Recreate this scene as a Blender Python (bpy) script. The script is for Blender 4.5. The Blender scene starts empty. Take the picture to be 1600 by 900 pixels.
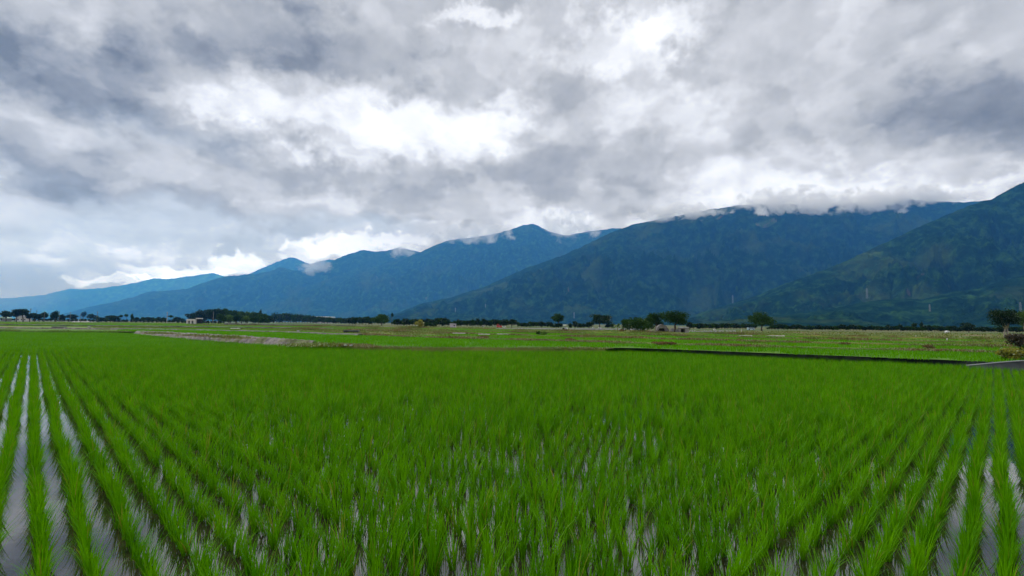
import bpy, math, random
import numpy as np
from mathutils import Matrix, Vector

rng = np.random.default_rng(7)
random.seed(7)
scene = bpy.context.scene
COL = scene.collection

# ------------------------------------------------------------------ camera
F, CX, CY = 755.0, 800.0, 450.0
CAM = np.array([0.0, 0.0, 2.0])
PITCH, ROLL = math.atan(55 / F), 0.0075
R3 = Matrix.Rotation(math.pi / 2 + PITCH, 3, 'X') @ Matrix.Rotation(ROLL, 3, 'Z')
RM = np.array(R3)
cd = bpy.data.cameras.new('camera')
cam = bpy.data.objects.new('camera', cd)
COL.objects.link(cam)
cam.location = CAM
cam.rotation_euler = R3.to_euler()
cd.sensor_width = 36.0
cd.lens = 36.0 * F / 1600.0
cd.clip_start, cd.clip_end = 0.05, 80000.0
scene.camera = cam


def ray(px, py):
    v = RM @ np.array([(px - CX) / F, (CY - py) / F, -1.0])
    return v / np.linalg.norm(v)


def P(px, py, depth):
    """the point on the sight line at world depth (metres along +Y)"""
    v = ray(px, py)
    return CAM + v * (depth / v[1])


def G(px, py, z=0.0):
    """where the sight line meets the level z"""
    v = ray(px, py)
    return CAM + v * ((z - CAM[2]) / v[2])


def horizon(px):
    return 505.0 + (px - 800.0) * ROLL


# ------------------------------------------------------------------ noise
def _hash(ix, iy, seed):
    n = (ix.astype(np.int64) * 374761393 + iy.astype(np.int64) * 668265263 + seed * 974634777) & 0x7fffffff
    n = ((n ^ (n >> 13)) * 1274126177) & 0x7fffffff
    n = n ^ (n >> 16)
    return (n & 0xffff) / 65535.0


def vnoise(x, y, seed=0):
    ix, iy = np.floor(x), np.floor(y)
    fx, fy = x - ix, y - iy
    ux, uy = fx * fx * fx * (fx * (fx * 6 - 15) + 10), fy * fy * fy * (fy * (fy * 6 - 15) + 10)

    def grad(dx, dy):
        a = _hash(ix + dx, iy + dy, seed) * 2 * math.pi
        return np.cos(a) * (fx - dx) + np.sin(a) * (fy - dy)
    a = grad(0, 0) * (1 - ux) + grad(1, 0) * ux
    b = grad(0, 1) * (1 - ux) + grad(1, 1) * ux
    return (a * (1 - uy) + b * uy) * 1.5


def fbm(x, y, seed=0, octv=5, gain=0.5):
    t, a, f = 0.0, 1.0, 1.0
    for o in range(octv):
        t = t + a * vnoise(x * f, y * f, seed + o * 17)
        a *= gain
        f *= 2.03
    return t


def ridged(x, y, seed=0, octv=5, gain=0.5):
    t, a, f, n = 0.0, 1.0, 1.0, 0.0
    for o in range(octv):
        r = 1 - np.abs(vnoise(x * f, y * f, seed + o * 31))
        t = t + a * r * r
        n += a
        a *= gain
        f *= 2.1
    return t / n


# ------------------------------------------------------------------ mesh helpers
def mesh_np(name, V, Fq, smooth=False):
    me = bpy.data.meshes.new(name)
    V = np.asarray(V, dtype=np.float32)
    Fq = np.asarray(Fq, dtype=np.int32)
    n, k = Fq.shape
    me.vertices.add(len(V))
    me.vertices.foreach_set('co', V.ravel())
    me.loops.add(n * k)
    me.loops.foreach_set('vertex_index', Fq.ravel())
    me.polygons.add(n)
    me.polygons.foreach_set('loop_start', np.arange(0, n * k, k, dtype=np.int32))
    me.polygons.foreach_set('loop_total', np.full(n, k, dtype=np.int32))
    if smooth:
        me.polygons.foreach_set('use_smooth', np.ones(n, dtype=bool))
    me.update(calc_edges=True)
    me.validate()
    return me


def link(name, me, mat=None, parent=None, loc=None):
    o = bpy.data.objects.new(name, me)
    COL.objects.link(o)
    if mat is not None and me is not None and not me.materials:
        me.materials.append(mat)
    if parent is not None:
        o.parent = parent
    if loc is not None:
        o.location = loc
    return o


def tag(o, label=None, cat=None, group=None, kind=None):
    if label:
        o['label'] = label
    if cat:
        o['category'] = cat
    if group:
        o['group'] = group
    if kind:
        o['kind'] = kind
    return o


def empty(name, loc, label, cat, group=None, rz=0.0):
    o = bpy.data.objects.new(name, None)
    COL.objects.link(o)
    o.location = loc
    o.rotation_euler = (0, 0, rz)
    o.empty_display_size = 0.3
    return tag(o, label, cat, group)


class MB:
    """collects shapes, links them as ONE mesh"""

    def __init__(self):
        self.v, self.f = [], []

    def box(self, x0, x1, y0, y1, z0, z1, taper=0.0):
        b = len(self.v)
        tx, ty = (x1 - x0) * taper / 2, (y1 - y0) * taper / 2
        self.v += [(x0, y0, z0), (x1, y0, z0), (x1, y1, z0), (x0, y1, z0),
                   (x0 + tx, y0 + ty, z1), (x1 - tx, y0 + ty, z1), (x1 - tx, y1 - ty, z1), (x0 + tx, y1 - ty, z1)]
        self.f += [tuple(b + i for i in q) for q in
                   ((0, 3, 2, 1), (4, 5, 6, 7), (0, 1, 5, 4), (1, 2, 6, 5), (2, 3, 7, 6), (3, 0, 4, 7))]
        return self

    def tube(self, pts, rad, n=7, cap=True):
        pts = [Vector(p) for p in pts]
        base = len(self.v)
        for i, p in enumerate(pts):
            d = (pts[min(i + 1, len(pts) - 1)] - pts[max(i - 1, 0)]).normalized()
            u = d.orthogonal().normalized() if abs(d.z) < 0.99 else Vector((1, 0, 0))
            w = d.cross(u).normalized()
            r = rad[i] if isinstance(rad, (list, tuple)) else rad
            for k in range(n):
                a = 2 * math.pi * k / n
                self.v.append(tuple(p + (u * math.cos(a) + w * math.sin(a)) * r))
        for i in range(len(pts) - 1):
            for k in range(n):
                a, b = base + i * n + k, base + i * n + (k + 1) % n
                self.f.append((a, b, b + n, a + n))
        if cap:
            self.f.append(tuple(base + k for k in reversed(range(n))))
            self.f.append(tuple(base + (len(pts) - 1) * n + k for k in range(n)))
        return self

    def poly(self, pts):
        b = len(self.v)
        self.v += [tuple(p) for p in pts]
        self.f.append(tuple(range(b, b + len(pts))))
        return self

    def prism(self, prof, y0, y1):
        """profile in x,z pulled along y"""
        b, n = len(self.v), len(prof)
        self.v += [(x, y0, z) for x, z in prof] + [(x, y1, z) for x, z in prof]
        self.f.append(tuple(b + i for i in range(n)))
        self.f.append(tuple(b + n + i for i in reversed(range(n))))
        for i in range(n):
            j = (i + 1) % n
            self.f.append((b + j, b + i, b + n + i, b + n + j))
        return self

    def build(self, name, mat, parent=None, loc=None, smooth=False):
        me = bpy.data.meshes.new(name)
        me.from_pydata(self.v, [], self.f)
        if smooth:
            me.polygons.foreach_set('use_smooth', np.ones(len(me.polygons), dtype=bool))
        me.update()
        return link(name, me, mat, parent, loc)


# ------------------------------------------------------------------ materials
class NT:
    def __init__(self, tree):
        self.t = tree

    def n(self, typ, **kw):
        nd = self.t.nodes.new(typ)
        for k, v in kw.items():
            setattr(nd, k, v)
        return nd

    def lk(self, a, b):
        self.t.links.new(a, b)

    def put(self, sock, val):
        if isinstance(val, bpy.types.NodeSocket):
            self.lk(val, sock)
        else:
            sock.default_value = val

    def m(self, op, a, b=0.0, c=0.0, clamp=False):
        nd = self.n('ShaderNodeMath', operation=op, use_clamp=clamp)
        self.put(nd.inputs[0], a)
        self.put(nd.inputs[1], b)
        if len(nd.inputs) > 2:
            self.put(nd.inputs[2], c)
        return nd.outputs[0]

    def smooth(self, x, lo, hi, o0=0.0, o1=1.0):
        nd = self.n('ShaderNodeMapRange', interpolation_type='SMOOTHSTEP')
        self.put(nd.inputs['Value'], x)
        for k, v in (('From Min', lo), ('From Max', hi), ('To Min', o0), ('To Max', o1)):
            nd.inputs[k].default_value = v
        return nd.outputs['Result']

    def noise(self, vec, scale, detail=4.0, rough=0.55, lac=2.0, dist=0.0, color=False):
        nd = self.n('ShaderNodeTexNoise')
        if vec is not None:
            self.lk(vec, nd.inputs['Vector'])
        nd.inputs['Scale'].default_value = scale
        nd.inputs['Detail'].default_value = detail
        nd.inputs['Roughness'].default_value = rough
        nd.inputs['Lacunarity'].default_value = lac
        nd.inputs['Distortion'].default_value = dist
        return nd.outputs['Color' if color else 'Fac']

    def mix(self, fac, a, b, blend='MIX'):
        nd = self.n('ShaderNodeMix', data_type='RGBA', blend_type=blend)
        self.put(nd.inputs['Factor'], fac)
        for i, v in ((6, a), (7, b)):
            self.put(nd.inputs[i], v if isinstance(v, bpy.types.NodeSocket) else (tuple(v) + (1.0,))[:4])
        return nd.outputs[2]

    def ramp(self, fac, stops, interp='LINEAR'):
        nd = self.n('ShaderNodeValToRGB')
        cr = nd.color_ramp
        cr.interpolation = interp
        while len(cr.elements) < len(stops):
            cr.elements.new(0.5)
        for e, (p, c) in zip(cr.elements, stops):
            e.position = p
            e.color = (tuple(c) + (1.0,))[:4]
        self.put(nd.inputs[0], fac)
        return nd.outputs[0]


def new_mat(name):
    m = bpy.data.materials.new(name)
    m.use_nodes = True
    t = m.node_tree
    t.nodes.clear()
    k = NT(t)
    out = k.n('ShaderNodeOutputMaterial')
    return m, k, out


def surf_mat(name, c0, c1, scale=6.0, rough=0.9, bump=0.3, c2=None, detail=5.0, spec=0.2, space='Object', bdist=0.05):
    m, k, out = new_mat(name)
    tc = k.n('ShaderNodeTexCoord')
    if space == 'World':
        geo = k.n('ShaderNodeNewGeometry')
        vec = geo.outputs['Position']
    else:
        vec = tc.outputs['Object']
    a = k.noise(vec, scale, detail, 0.6)
    b = k.noise(vec, scale * 0.23, 3.0, 0.5)
    stops = [(0.32, c0), (0.68, c1)]
    col = k.ramp(a, stops)
    if c2:
        col = k.mix(k.smooth(b, 0.48, 0.62), col, c2)
    bs = k.n('ShaderNodeBsdfPrincipled')
    k.lk(col, bs.inputs['Base Color'])
    bs.inputs['Roughness'].default_value = rough
    bs.inputs['Specular IOR Level'].default_value = spec
    if bump:
        bp = k.n('ShaderNodeBump')
        bp.inputs['Strength'].default_value = bump
        bp.inputs['Distance'].default_value = bdist
        k.lk(a, bp.inputs['Height'])
        k.lk(bp.outputs[0], bs.inputs['Normal'])
    k.lk(bs.outputs[0], out.inputs['Surface'])
    return m


def leaf_mat(name, dark, light, trans=0.35, gloss=0.08, scale=0.6, var=0.35):
    """foliage: hue wanders over the plant and from plant to plant; the blades let light through"""
    m, k, out = new_mat(name)
    tc = k.n('ShaderNodeTexCoord')
    oi = k.n('ShaderNodeObjectInfo')
    nz = k.noise(tc.outputs['Object'], scale, 3.0, 0.6)
    f = k.m('ADD', k.m('MULTIPLY', k.m('SUBTRACT', nz, 0.5), 1.6), k.m('MULTIPLY', k.m('SUBTRACT', oi.outputs['Random'], 0.5), var))
    f = k.m('ADD', f, 0.5, clamp=True)
    col = k.mix(f, dark, light)
    d = k.n('ShaderNodeBsdfDiffuse')
    t = k.n('ShaderNodeBsdfTranslucent')
    g = k.n('ShaderNodeBsdfGlossy')
    g.inputs['Roughness'].default_value = 0.45
    g.inputs['Color'].default_value = (0.6, 0.7, 0.55, 1)
    k.lk(col, d.inputs['Color'])
    k.lk(k.mix(0.5, col, light), t.inputs['Color'])
    s1 = k.n('ShaderNodeMixShader')
    s1.inputs[0].default_value = trans
    k.lk(d.outputs[0], s1.inputs[1])
    k.lk(t.outputs[0], s1.inputs[2])
    fr = k.n('ShaderNodeFresnel')
    fr.inputs['IOR'].default_value = 1.35
    s2 = k.n('ShaderNodeMixShader')
    k.lk(k.m('MULTIPLY', fr.outputs[0], gloss * 6), s2.inputs[0])
    k.lk(s1.outputs[0], s2.inputs[1])
    k.lk(g.outputs[0], s2.inputs[2])
    k.lk(s2.outputs[0], out.inputs['Surface'])
    return m


M = {}
M['rice'] = leaf_mat('rice_blade', (0.046, 0.205, 0.0006), (0.150, 0.400, 0.0012), trans=0.40, gloss=0.006, scale=6.0, var=0.8)
M['rice_old'] = leaf_mat('rice_blade_old', (0.16, 0.19, 0.010), (0.34, 0.30, 0.045), trans=0.35, gloss=0.02, scale=8.0, var=0.6)
M['rice_far'] = leaf_mat('rice_blade_far', (0.070, 0.250, 0.001), (0.130, 0.360, 0.0015), trans=0.45, gloss=0.012, scale=0.5, var=0.5)
M['grass'] = leaf_mat('verge_grass', (0.06, 0.13, 0.010), (0.16, 0.20, 0.03), gloss=.02, scale=0.7)
M['dry'] = leaf_mat('dry_grass', (0.09, 0.06, 0.022), (0.22, 0.15, 0.055), gloss=.02, scale=0.8)
M['olive'] = leaf_mat('olive_grass', (0.07, 0.15, 0.010), (0.17, 0.18, 0.025), gloss=.02, scale=0.2)
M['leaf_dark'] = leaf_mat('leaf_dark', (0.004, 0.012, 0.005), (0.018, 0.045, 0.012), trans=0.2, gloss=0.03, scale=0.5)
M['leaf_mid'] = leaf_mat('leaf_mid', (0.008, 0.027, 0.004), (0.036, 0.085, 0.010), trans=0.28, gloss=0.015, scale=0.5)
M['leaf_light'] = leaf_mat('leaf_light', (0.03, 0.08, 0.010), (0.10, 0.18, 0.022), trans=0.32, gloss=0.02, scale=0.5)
M['leaf_yellow'] = leaf_mat('leaf_yellow', (0.14, 0.17, 0.02), (0.34, 0.30, 0.04), trans=0.35, scale=0.8)
M['twig'] = leaf_mat('twig', (0.030, 0.024, 0.016), (0.085, 0.065, 0.042), trans=0.1, scale=1.0)
M['bark'] = surf_mat('bark', (0.05, 0.035, 0.025), (0.14, 0.10, 0.075), 3.0, bump=0.6)
M['bark_pale'] = surf_mat('bark_pale', (0.20, 0.17, 0.14), (0.38, 0.33, 0.28), 3.0, bump=0.5)
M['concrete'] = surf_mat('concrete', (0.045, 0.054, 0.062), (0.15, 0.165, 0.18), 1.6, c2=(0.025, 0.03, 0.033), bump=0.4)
M['concrete_pale'] = surf_mat('concrete_pale', (0.24, 0.23, 0.22), (0.38, 0.37, 0.35), 0.8, c2=(0.18, 0.175, 0.17), bump=0.3)
M['rubble'] = surf_mat('rubble', (0.09, 0.085, 0.082), (0.29, 0.265, 0.25), 2.2, c2=(0.14, 0.15, 0.08), bump=0.9, bdist=0.12)
M['earth'] = surf_mat('earth', (0.22, 0.13, 0.08), (0.42, 0.28, 0.19), 0.6, c2=(0.20, 0.21, 0.06), bump=0.6, space='World')
M['tan'] = surf_mat('tan_stubble', (0.12, 0.10, 0.045), (0.23, 0.17, 0.09), 0.25, c2=(0.09, 0.13, 0.03), bump=0.5, space='World')
M['soil'] = surf_mat('green_soil', (0.05, 0.12, 0.01), (0.10, 0.22, 0.015), 0.9, bump=0.5, space='World')
M['olive_soil'] = surf_mat('olive_soil', (0.09, 0.14, 0.02), (0.20, 0.20, 0.05), 0.3, c2=(0.10, 0.21, 0.02), bump=0.5, space='World')
M['plain'] = surf_mat('plain', (0.05, 0.07, 0.02), (0.15, 0.14, 0.05), 0.02, c2=(0.05, 0.10, 0.02), bump=0.0, space='World')
M['coping'] = surf_mat('coping', (0.13, 0.14, 0.15), (0.22, 0.23, 0.24), 1.5, bump=0.3)
M['stone'] = surf_mat('stone', (0.12, 0.115, 0.115), (0.29, 0.275, 0.27), 0.9, c2=(0.085, 0.08, 0.08), bump=0.8, bdist=0.2)
M['road'] = surf_mat('road', (0.13, 0.135, 0.14), (0.20, 0.205, 0.21), 0.5, bump=0.2, space='World')
M['white'] = surf_mat('white_plaster', (0.42, 0.41, 0.39), (0.58, 0.57, 0.54), 1.5, bump=0.1)
M['lilac'] = surf_mat('lilac_wall', (0.36, 0.33, 0.42), (0.52, 0.48, 0.58), 1.5, bump=0.1)
M['roof_grey'] = surf_mat('roof_grey', (0.25, 0.26, 0.27), (0.42, 0.43, 0.44), 2.0, bump=0.2)
M['roof_green'] = surf_mat('roof_green', (0.28, 0.42, 0.34), (0.42, 0.55, 0.46), 2.0, bump=0.1)
M['void'] = surf_mat('dark_opening', (0.012, 0.012, 0.012), (0.03, 0.03, 0.03), 2.0, bump=0.0)  # near-black colour painted in for the shade inside openings
M['glass'] = surf_mat('dark_glass', (0.02, 0.025, 0.03), (0.04, 0.05, 0.055), 2.0, rough=0.1, bump=0.0, spec=0.6)
M['red'] = surf_mat('red_paint', (0.42, 0.03, 0.025), (0.55, 0.05, 0.04), 2.0, rough=0.35, bump=0.0, spec=0.5)
M['car_white'] = surf_mat('white_paint', (0.72, 0.73, 0.74), (0.80, 0.81, 0.82), 2.0, rough=0.3, bump=0.0, spec=0.5)
M['car_blue'] = surf_mat('pale_blue_paint', (0.30, 0.42, 0.52), (0.40, 0.52, 0.62), 2.0, rough=0.3, bump=0.0, spec=0.5)
M['rubber'] = surf_mat('rubber', (0.015, 0.015, 0.015), (0.03, 0.03, 0.03), 8.0, bump=0.1)
M['steel'] = surf_mat('galvanised_steel', (0.14, 0.15, 0.16), (0.22, 0.23, 0.24), 1.0, rough=0.55, bump=0.0, spec=0.5)
M['pole'] = surf_mat('pole_concrete', (0.10, 0.10, 0.10), (0.20, 0.20, 0.20), 1.0, bump=0.1)

# flooded mud: still water over dark silt
m, k, out = new_mat('paddy_water')
geo = k.n('ShaderNodeNewGeometry')
mud = k.ramp(k.noise(geo.outputs['Position'], 2.6, 6.0, 0.65),
             [(0.35, (0.010, 0.008, 0.006)), (0.62, (0.030, 0.024, 0.016)), (0.78, (0.070, 0.058, 0.034))])
bs = k.n('ShaderNodeBsdfPrincipled')
k.lk(mud, bs.inputs['Base Color'])
bs.inputs['Roughness'].default_value = 0.015
bs.inputs['IOR'].default_value = 2.2
bp = k.n('ShaderNodeBump')
bp.inputs['Strength'].default_value = 0.04
bp.inputs['Distance'].default_value = 0.01
mp = k.n('ShaderNodeMapping')
k.lk(geo.outputs['Position'], mp.inputs['Vector'])
mp.inputs['Scale'].default_value = (3.0, 7.0, 1.0)
k.lk(k.noise(mp.outputs[0], 1.4, 3.0, 0.5), bp.inputs['Height'])
k.lk(bp.outputs[0], bs.inputs['Normal'])
k.lk(bs.outputs[0], out.inputs['Surface'])
M['water'] = m


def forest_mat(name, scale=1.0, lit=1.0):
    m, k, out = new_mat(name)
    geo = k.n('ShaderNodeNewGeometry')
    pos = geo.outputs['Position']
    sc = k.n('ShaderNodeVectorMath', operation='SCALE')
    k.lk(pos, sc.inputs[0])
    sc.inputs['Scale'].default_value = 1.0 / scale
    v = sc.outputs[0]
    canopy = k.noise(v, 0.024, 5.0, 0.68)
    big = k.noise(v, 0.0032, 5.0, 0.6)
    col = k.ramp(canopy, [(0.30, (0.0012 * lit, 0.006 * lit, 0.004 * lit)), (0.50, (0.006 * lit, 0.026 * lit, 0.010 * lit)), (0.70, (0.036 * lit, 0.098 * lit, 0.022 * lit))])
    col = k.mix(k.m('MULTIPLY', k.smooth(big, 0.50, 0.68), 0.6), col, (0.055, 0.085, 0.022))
    patch = k.noise(v, 0.0042, 3.0, 0.5, dist=0.6)
    col = k.mix(k.m('MULTIPLY', k.smooth(patch, 0.70, 0.73), k.m('MULTIPLY', canopy, 1.1)), col, (0.085, 0.14, 0.035))
    scar = k.noise(v, 0.0042, 3.0, 0.6, dist=0.8)
    col = k.mix(k.m('MULTIPLY', k.smooth(scar, 0.715, 0.74), 0.6), col, (0.14, 0.10, 0.08))
    bs = k.n('ShaderNodeBsdfPrincipled')
    k.lk(col, bs.inputs['Base Color'])
    bs.inputs['Roughness'].default_value = 1.0
    bs.inputs['Specular IOR Level'].default_value = 0.0
    bp = k.n('ShaderNodeBump')
    bp.inputs['Strength'].default_value = 1.0
    bp.inputs['Distance'].default_value = 30.0 * scale
    k.lk(canopy, bp.inputs['Height'])
    k.lk(bp.outputs[0], bs.inputs['Normal'])
    k.lk(bs.outputs[0], out.inputs['Surface'])
    return m


# ------------------------------------------------------------------ sky: nishita air with a broken deck of cloud
HAZE_COL, HAZE_ABS, HAZE_D, HAZE_TOP, HAZE_L = (0.09, 0.385, 1.0), 0.25, 1.15e-4, 1480.0, 0.45
SUN_EL, SUN_AZ = math.radians(42), math.radians(-72)     # from the left, behind the clouds
world = bpy.data.worlds.new('World')
scene.world = world
world.use_nodes = True
wt = world.node_tree
wt.nodes.clear()
k = NT(wt)
wout = k.n('ShaderNodeOutputWorld')
tc = k.n('ShaderNodeTexCoord')
dirv = tc.outputs['Generated']
sx = k.n('ShaderNodeSeparateXYZ')
k.lk(dirv, sx.inputs[0])
X, Y, Z = sx.outputs
az = k.m('ARCTAN2', X, Y)
el = k.m('ARCSINE', Z)
# cloud-deck coordinates: forms shrink and flatten towards the horizon
den = k.m('ADD', k.m('MAXIMUM', Z, 0.0), 0.36)
cc = k.n('ShaderNodeCombineXYZ')
k.lk(k.m('DIVIDE', X, den), cc.inputs[0])
k.lk(k.m('DIVIDE', Y, den), cc.inputs[1])
cc.inputs[2].default_value = 3.7
deck = cc.outputs[0]
# billow coordinates in plain angle, for upright forms
ca = k.n('ShaderNodeCombineXYZ')
k.lk(az, ca.inputs[0])
k.lk(k.m('MULTIPLY', el, 1.25), ca.inputs[1])
ang = ca.outputs[0]
w1 = k.noise(deck, 1.9, 6.0, 0.62, color=True)
w2 = k.noise(ang, 7.0, 7.0, 0.62, color=True)
sw1 = k.n('ShaderNodeSeparateColor')
k.lk(w1, sw1.inputs[0])
sw2 = k.n('ShaderNodeSeparateColor')
k.lk(w2, sw2.inputs[0])


def warped(base, i, a1, a2):
    t = k.m('ADD', base, k.m('MULTIPLY', k.m('SUBTRACT', sw1.outputs[i], 0.5), a1))
    return k.m('ADD', t, k.m('MULTIPLY', k.m('SUBTRACT', sw2.outputs[i], 0.5), a2))


AZW, ELW = warped(az, 0, 0.16, 0.22), warped(el, 1, 0.10, 0.17)
w3 = k.noise(ang, 20.0, 6.0, 0.6, color=True)
sw3 = k.n('ShaderNodeSeparateColor')
k.lk(w3, sw3.inputs[0])
AZC = k.m('ADD', warped(az, 0, 0.03, 0.10), k.m('MULTIPLY', k.m('SUBTRACT', sw3.outputs[0], 0.5), 0.075))
ELC = k.m('ADD', warped(el, 1, 0.015, 0.06), k.m('MULTIPLY', k.m('SUBTRACT', sw3.outputs[1], 0.5), 0.065))
AZW = k.m('ADD', AZW, k.m('MULTIPLY', k.m('SUBTRACT', sw3.outputs[0], 0.5), 0.09))
ELW = k.m('ADD', ELW, k.m('MULTIPLY', k.m('SUBTRACT', sw3.outputs[1], 0.5), 0.07))


def angles(px, py):
    v = ray(px, py)
    return math.atan2(v[0], v[1]), math.asin(v[2])


def blob(px, py, rx, ry, wgt, edge=0.6, crisp=False):
    a0, e0 = angles(px, py)
    ra = abs(angles(px + rx, py)[0] - angles(px - rx, py)[0]) / 2
    re = abs(angles(px, py + ry)[1] - angles(px, py - ry)[1]) / 2
    A, E = (AZC, ELC) if crisp else (AZW, ELW)
    dx = k.m('MULTIPLY', k.m('SUBTRACT', A, a0), 1 / ra)
    dy = k.m('MULTIPLY', k.m('SUBTRACT', E, e0), 1 / re)
    r = k.m('SQRT', k.m('ADD', k.m('MULTIPLY', dx, dx), k.m('MULTIPLY', dy, dy)))
    return k.smooth(r, 1 + edge, 1 - edge, 0.0, wgt)


def total(lst):
    t = lst[0]
    for b in lst[1:]:
        t = k.m('ADD', t, b)
    return t


n_big = k.noise(deck, 2.9, 8.0, 0.58)
n_fine = k.noise(ang, 9.0, 8.0, 0.6)
B = k.m('ADD', 0.55, k.m('MULTIPLY', k.m('SUBTRACT', n_big, 0.5), 0.42))
# separate cloud cells with edges of their own
cell1 = k.noise(deck, 4.6, 9.0, 0.54, dist=0.1)
cell2 = k.noise(ang, 5.6, 8.0, 0.54, dist=0.1)
B = k.m('ADD', B, k.smooth(cell1, 0.46, 0.55, -0.075, 0.075))
B = k.m('ADD', B, k.smooth(cell2, 0.47, 0.54, -0.06, 0.06))
B = k.m('ADD', B, k.m('MULTIPLY', k.m('SUBTRACT', n_fine, 0.5), 0.26))
soft = [
    (120, 112, 270, 72, -0.42, 0.45), (330, 50, 280, 95, -0.21, 0.6), (590, 95, 200, 65, -0.14, 0.6),
    (60, 20, 60, 40, 0.15, 0.8), (1500, 195, 240, 70, -0.26, 0.5), (1250, 90, 230, 90, -0.08, 0.8), (1480, 60, 160, 60, -0.04, 0.8),
    (480, 258, 130, 20, -0.20, 0.6), (300, 312, 340, 22, -0.20, 0.6), (60, 300, 120, 30, -0.06, 0.8), (175, 228, 70, 18, -0.16, 0.6),
    (880, 235, 130, 60, -0.12, 0.7), (720, 300, 180, 35, -0.06, 0.7),
    (530, 180, 290, 52, 0.36, 0.40), (710, 205, 120, 42, 0.12, 0.45), (390, 165, 140, 30, 0.20, 0.5), (560, 215, 120, 10, -0.12, 0.6), (330, 215, 60, 22, -0.10, 0.6),
    (950, 72, 90, 42, 0.38, 0.5), (1030, 32, 80, 34, 0.34, 0.5), (740, 25, 70, 22, 0.36, 0.5),
    (1080, 160, 95, 55, 0.24, 0.6), (1250, 268, 190, 38, 0.22, 0.5), (1520, 288, 120, 16, 0.22, 0.6), (780, 190, 50, 24, 0.2, 0.5),
    (120, 355, 220, 22, -0.10, 0.8), (560, 345, 90, 20, -0.05, 0.8), (60, 440, 160, 25, -0.18, 0.9), (330, 380, 60, 16, -0.12, 0.7),
]
B = k.m('ADD', B, total([blob(*b) for b in soft]))
crisp = [
    (200, 438, 105, 9, 0.50, 0.2), (290, 430, 90, 15, 0.48, 0.2), (368, 412, 48, 22, 0.46, 0.2), (440, 376, 22, 14, 0.32, 0.35),
    (475, 395, 40, 20, 0.38, 0.3), (530, 388, 60, 18, 0.38, 0.3), (620, 378, 45, 12, 0.34, 0.35), (870, 352, 70, 26, 0.34, 0.4), (1120, 322, 90, 14, 0.22, 0.5), (1400, 300, 110, 16, 0.20, 0.5), (700, 362, 80, 12, 0.2, 0.5),
    (135, 395, 95, 32, 0.17, 0.2), (178, 374, 42, 24, 0.13, 0.2), (245, 394, 48, 20, 0.14, 0.2), (60, 405, 50, 22, 0.08, 0.3), (1240, 300, 150, 26, 0.24, 0.4), (1010, 345, 60, 14, 0.16, 0.5),
]
B = k.m('ADD', B, total([blob(*b, crisp=True) for b in crisp]))
# relief: billows are lit from above, grey underneath
def relief(scale, detail, rough, up_, amt, dist=0.0):
    o1 = k.n('ShaderNodeVectorMath', operation='ADD')
    k.lk(ang, o1.inputs[0])
    o1.inputs[1].default_value = (-0.35 * up_, up_, 0)
    a_ = k.noise(ang, scale, detail, rough, dist=dist)
    b_ = k.noise(o1.outputs[0], scale, detail, rough, dist=dist)
    return k.m('MULTIPLY', k.m('SUBTRACT', a_, b_), amt)


B = k.m('ADD', B, relief(4.5, 7.0, 0.50, 0.035, 0.50))
B = k.m('ADD', B, relief(13.0, 6.0, 0.50, 0.013, 0.20))
cloud = k.ramp(B, [(0.02, (0.185, 0.205, 0.243)), (0.20, (0.302, 0.320, 0.358)), (0.42, (0.472, 0.482, 0.500)), (0.62, (0.625, 0.630, 0.650)),
                   (0.80, (0.790, 0.800, 0.825)), (0.97, (0.94, 0.945, 0.955))])
gl = k.n('ShaderNodeVectorMath', operation='SCALE')      # the thinnest cloud glows well past white
k.lk(cloud, gl.inputs[0])
k.lk(k.smooth(B, 0.96, 1.40, 1.0, 1.5), gl.inputs['Scale'])
cloud = gl.outputs[0]
# pale blue air between the clouds low on the left
airy = total([blob(340, 365, 320, 42, 0.55, 0.7), blob(590, 350, 70, 22, 0.35, 0.6), blob(60, 420, 240, 60, 0.55, 0.8), blob(250, 200, 120, 25, 0.22, 0.7)])
airy = k.m('MULTIPLY', airy, k.smooth(B, 0.85, 0.6), clamp=True)
sky = k.n('ShaderNodeTexSky', sky_type='NISHITA')
sky.sun_disc = False
sky.sun_elevation = SUN_EL
sky.sun_rotation = SUN_AZ
sky.air_density, sky.dust_density, sky.ozone_density = 1.0, 2.0, 1.0
air = k.n('ShaderNodeVectorMath', operation='SCALE')
k.lk(sky.outputs[0], air.inputs[0])
air.inputs['Scale'].default_value = 0.10
air_soft = k.mix(0.75, air.outputs[0], (0.53, 0.60, 0.67))
col = k.mix(airy, cloud, air_soft)
# overhead, out of view, the sky gets added brightness (up) to light the rice
# the sky as seen lies behind the valley haze: undo what the haze will take from it and add to it
ln = k.m('DIVIDE', HAZE_TOP, k.m('MAXIMUM', Z, HAZE_TOP / 13500.0))
sc_ = k.n('ShaderNodeSeparateColor')
k.lk(col, sc_.inputs[0])
cmb = k.n('ShaderNodeCombineColor')
for i in range(3):
    ext = HAZE_D * (HAZE_COL[i] + (1 - HAZE_COL[i]) * (1 - math.sqrt(HAZE_ABS)))
    e = k.m('EXPONENT', k.m('MULTIPLY', ln, ext))
    inn = k.m('MULTIPLY', k.m('SUBTRACT', e, 1.0), HAZE_L * HAZE_D * HAZE_COL[i] / ext)
    k.lk(k.m('MAXIMUM', k.m('SUBTRACT', k.m('MULTIPLY', sc_.outputs[i], e), inn), 0.02), cmb.inputs[i])
col = cmb.outputs[0]
up = k.smooth(el, math.radians(36), math.radians(62), 1.0, 2.7)
vm = k.n('ShaderNodeVectorMath', operation='SCALE')
k.lk(col, vm.inputs[0])
k.lk(up, vm.inputs['Scale'])
bg = k.n('ShaderNodeBackground')
k.lk(vm.outputs[0], bg.inputs['Color'])
bg.inputs['Strength'].default_value = 1.0
k.lk(bg.outputs[0], wout.inputs['Surface'])
world.cycles.sampling_method = 'MANUAL'
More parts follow.
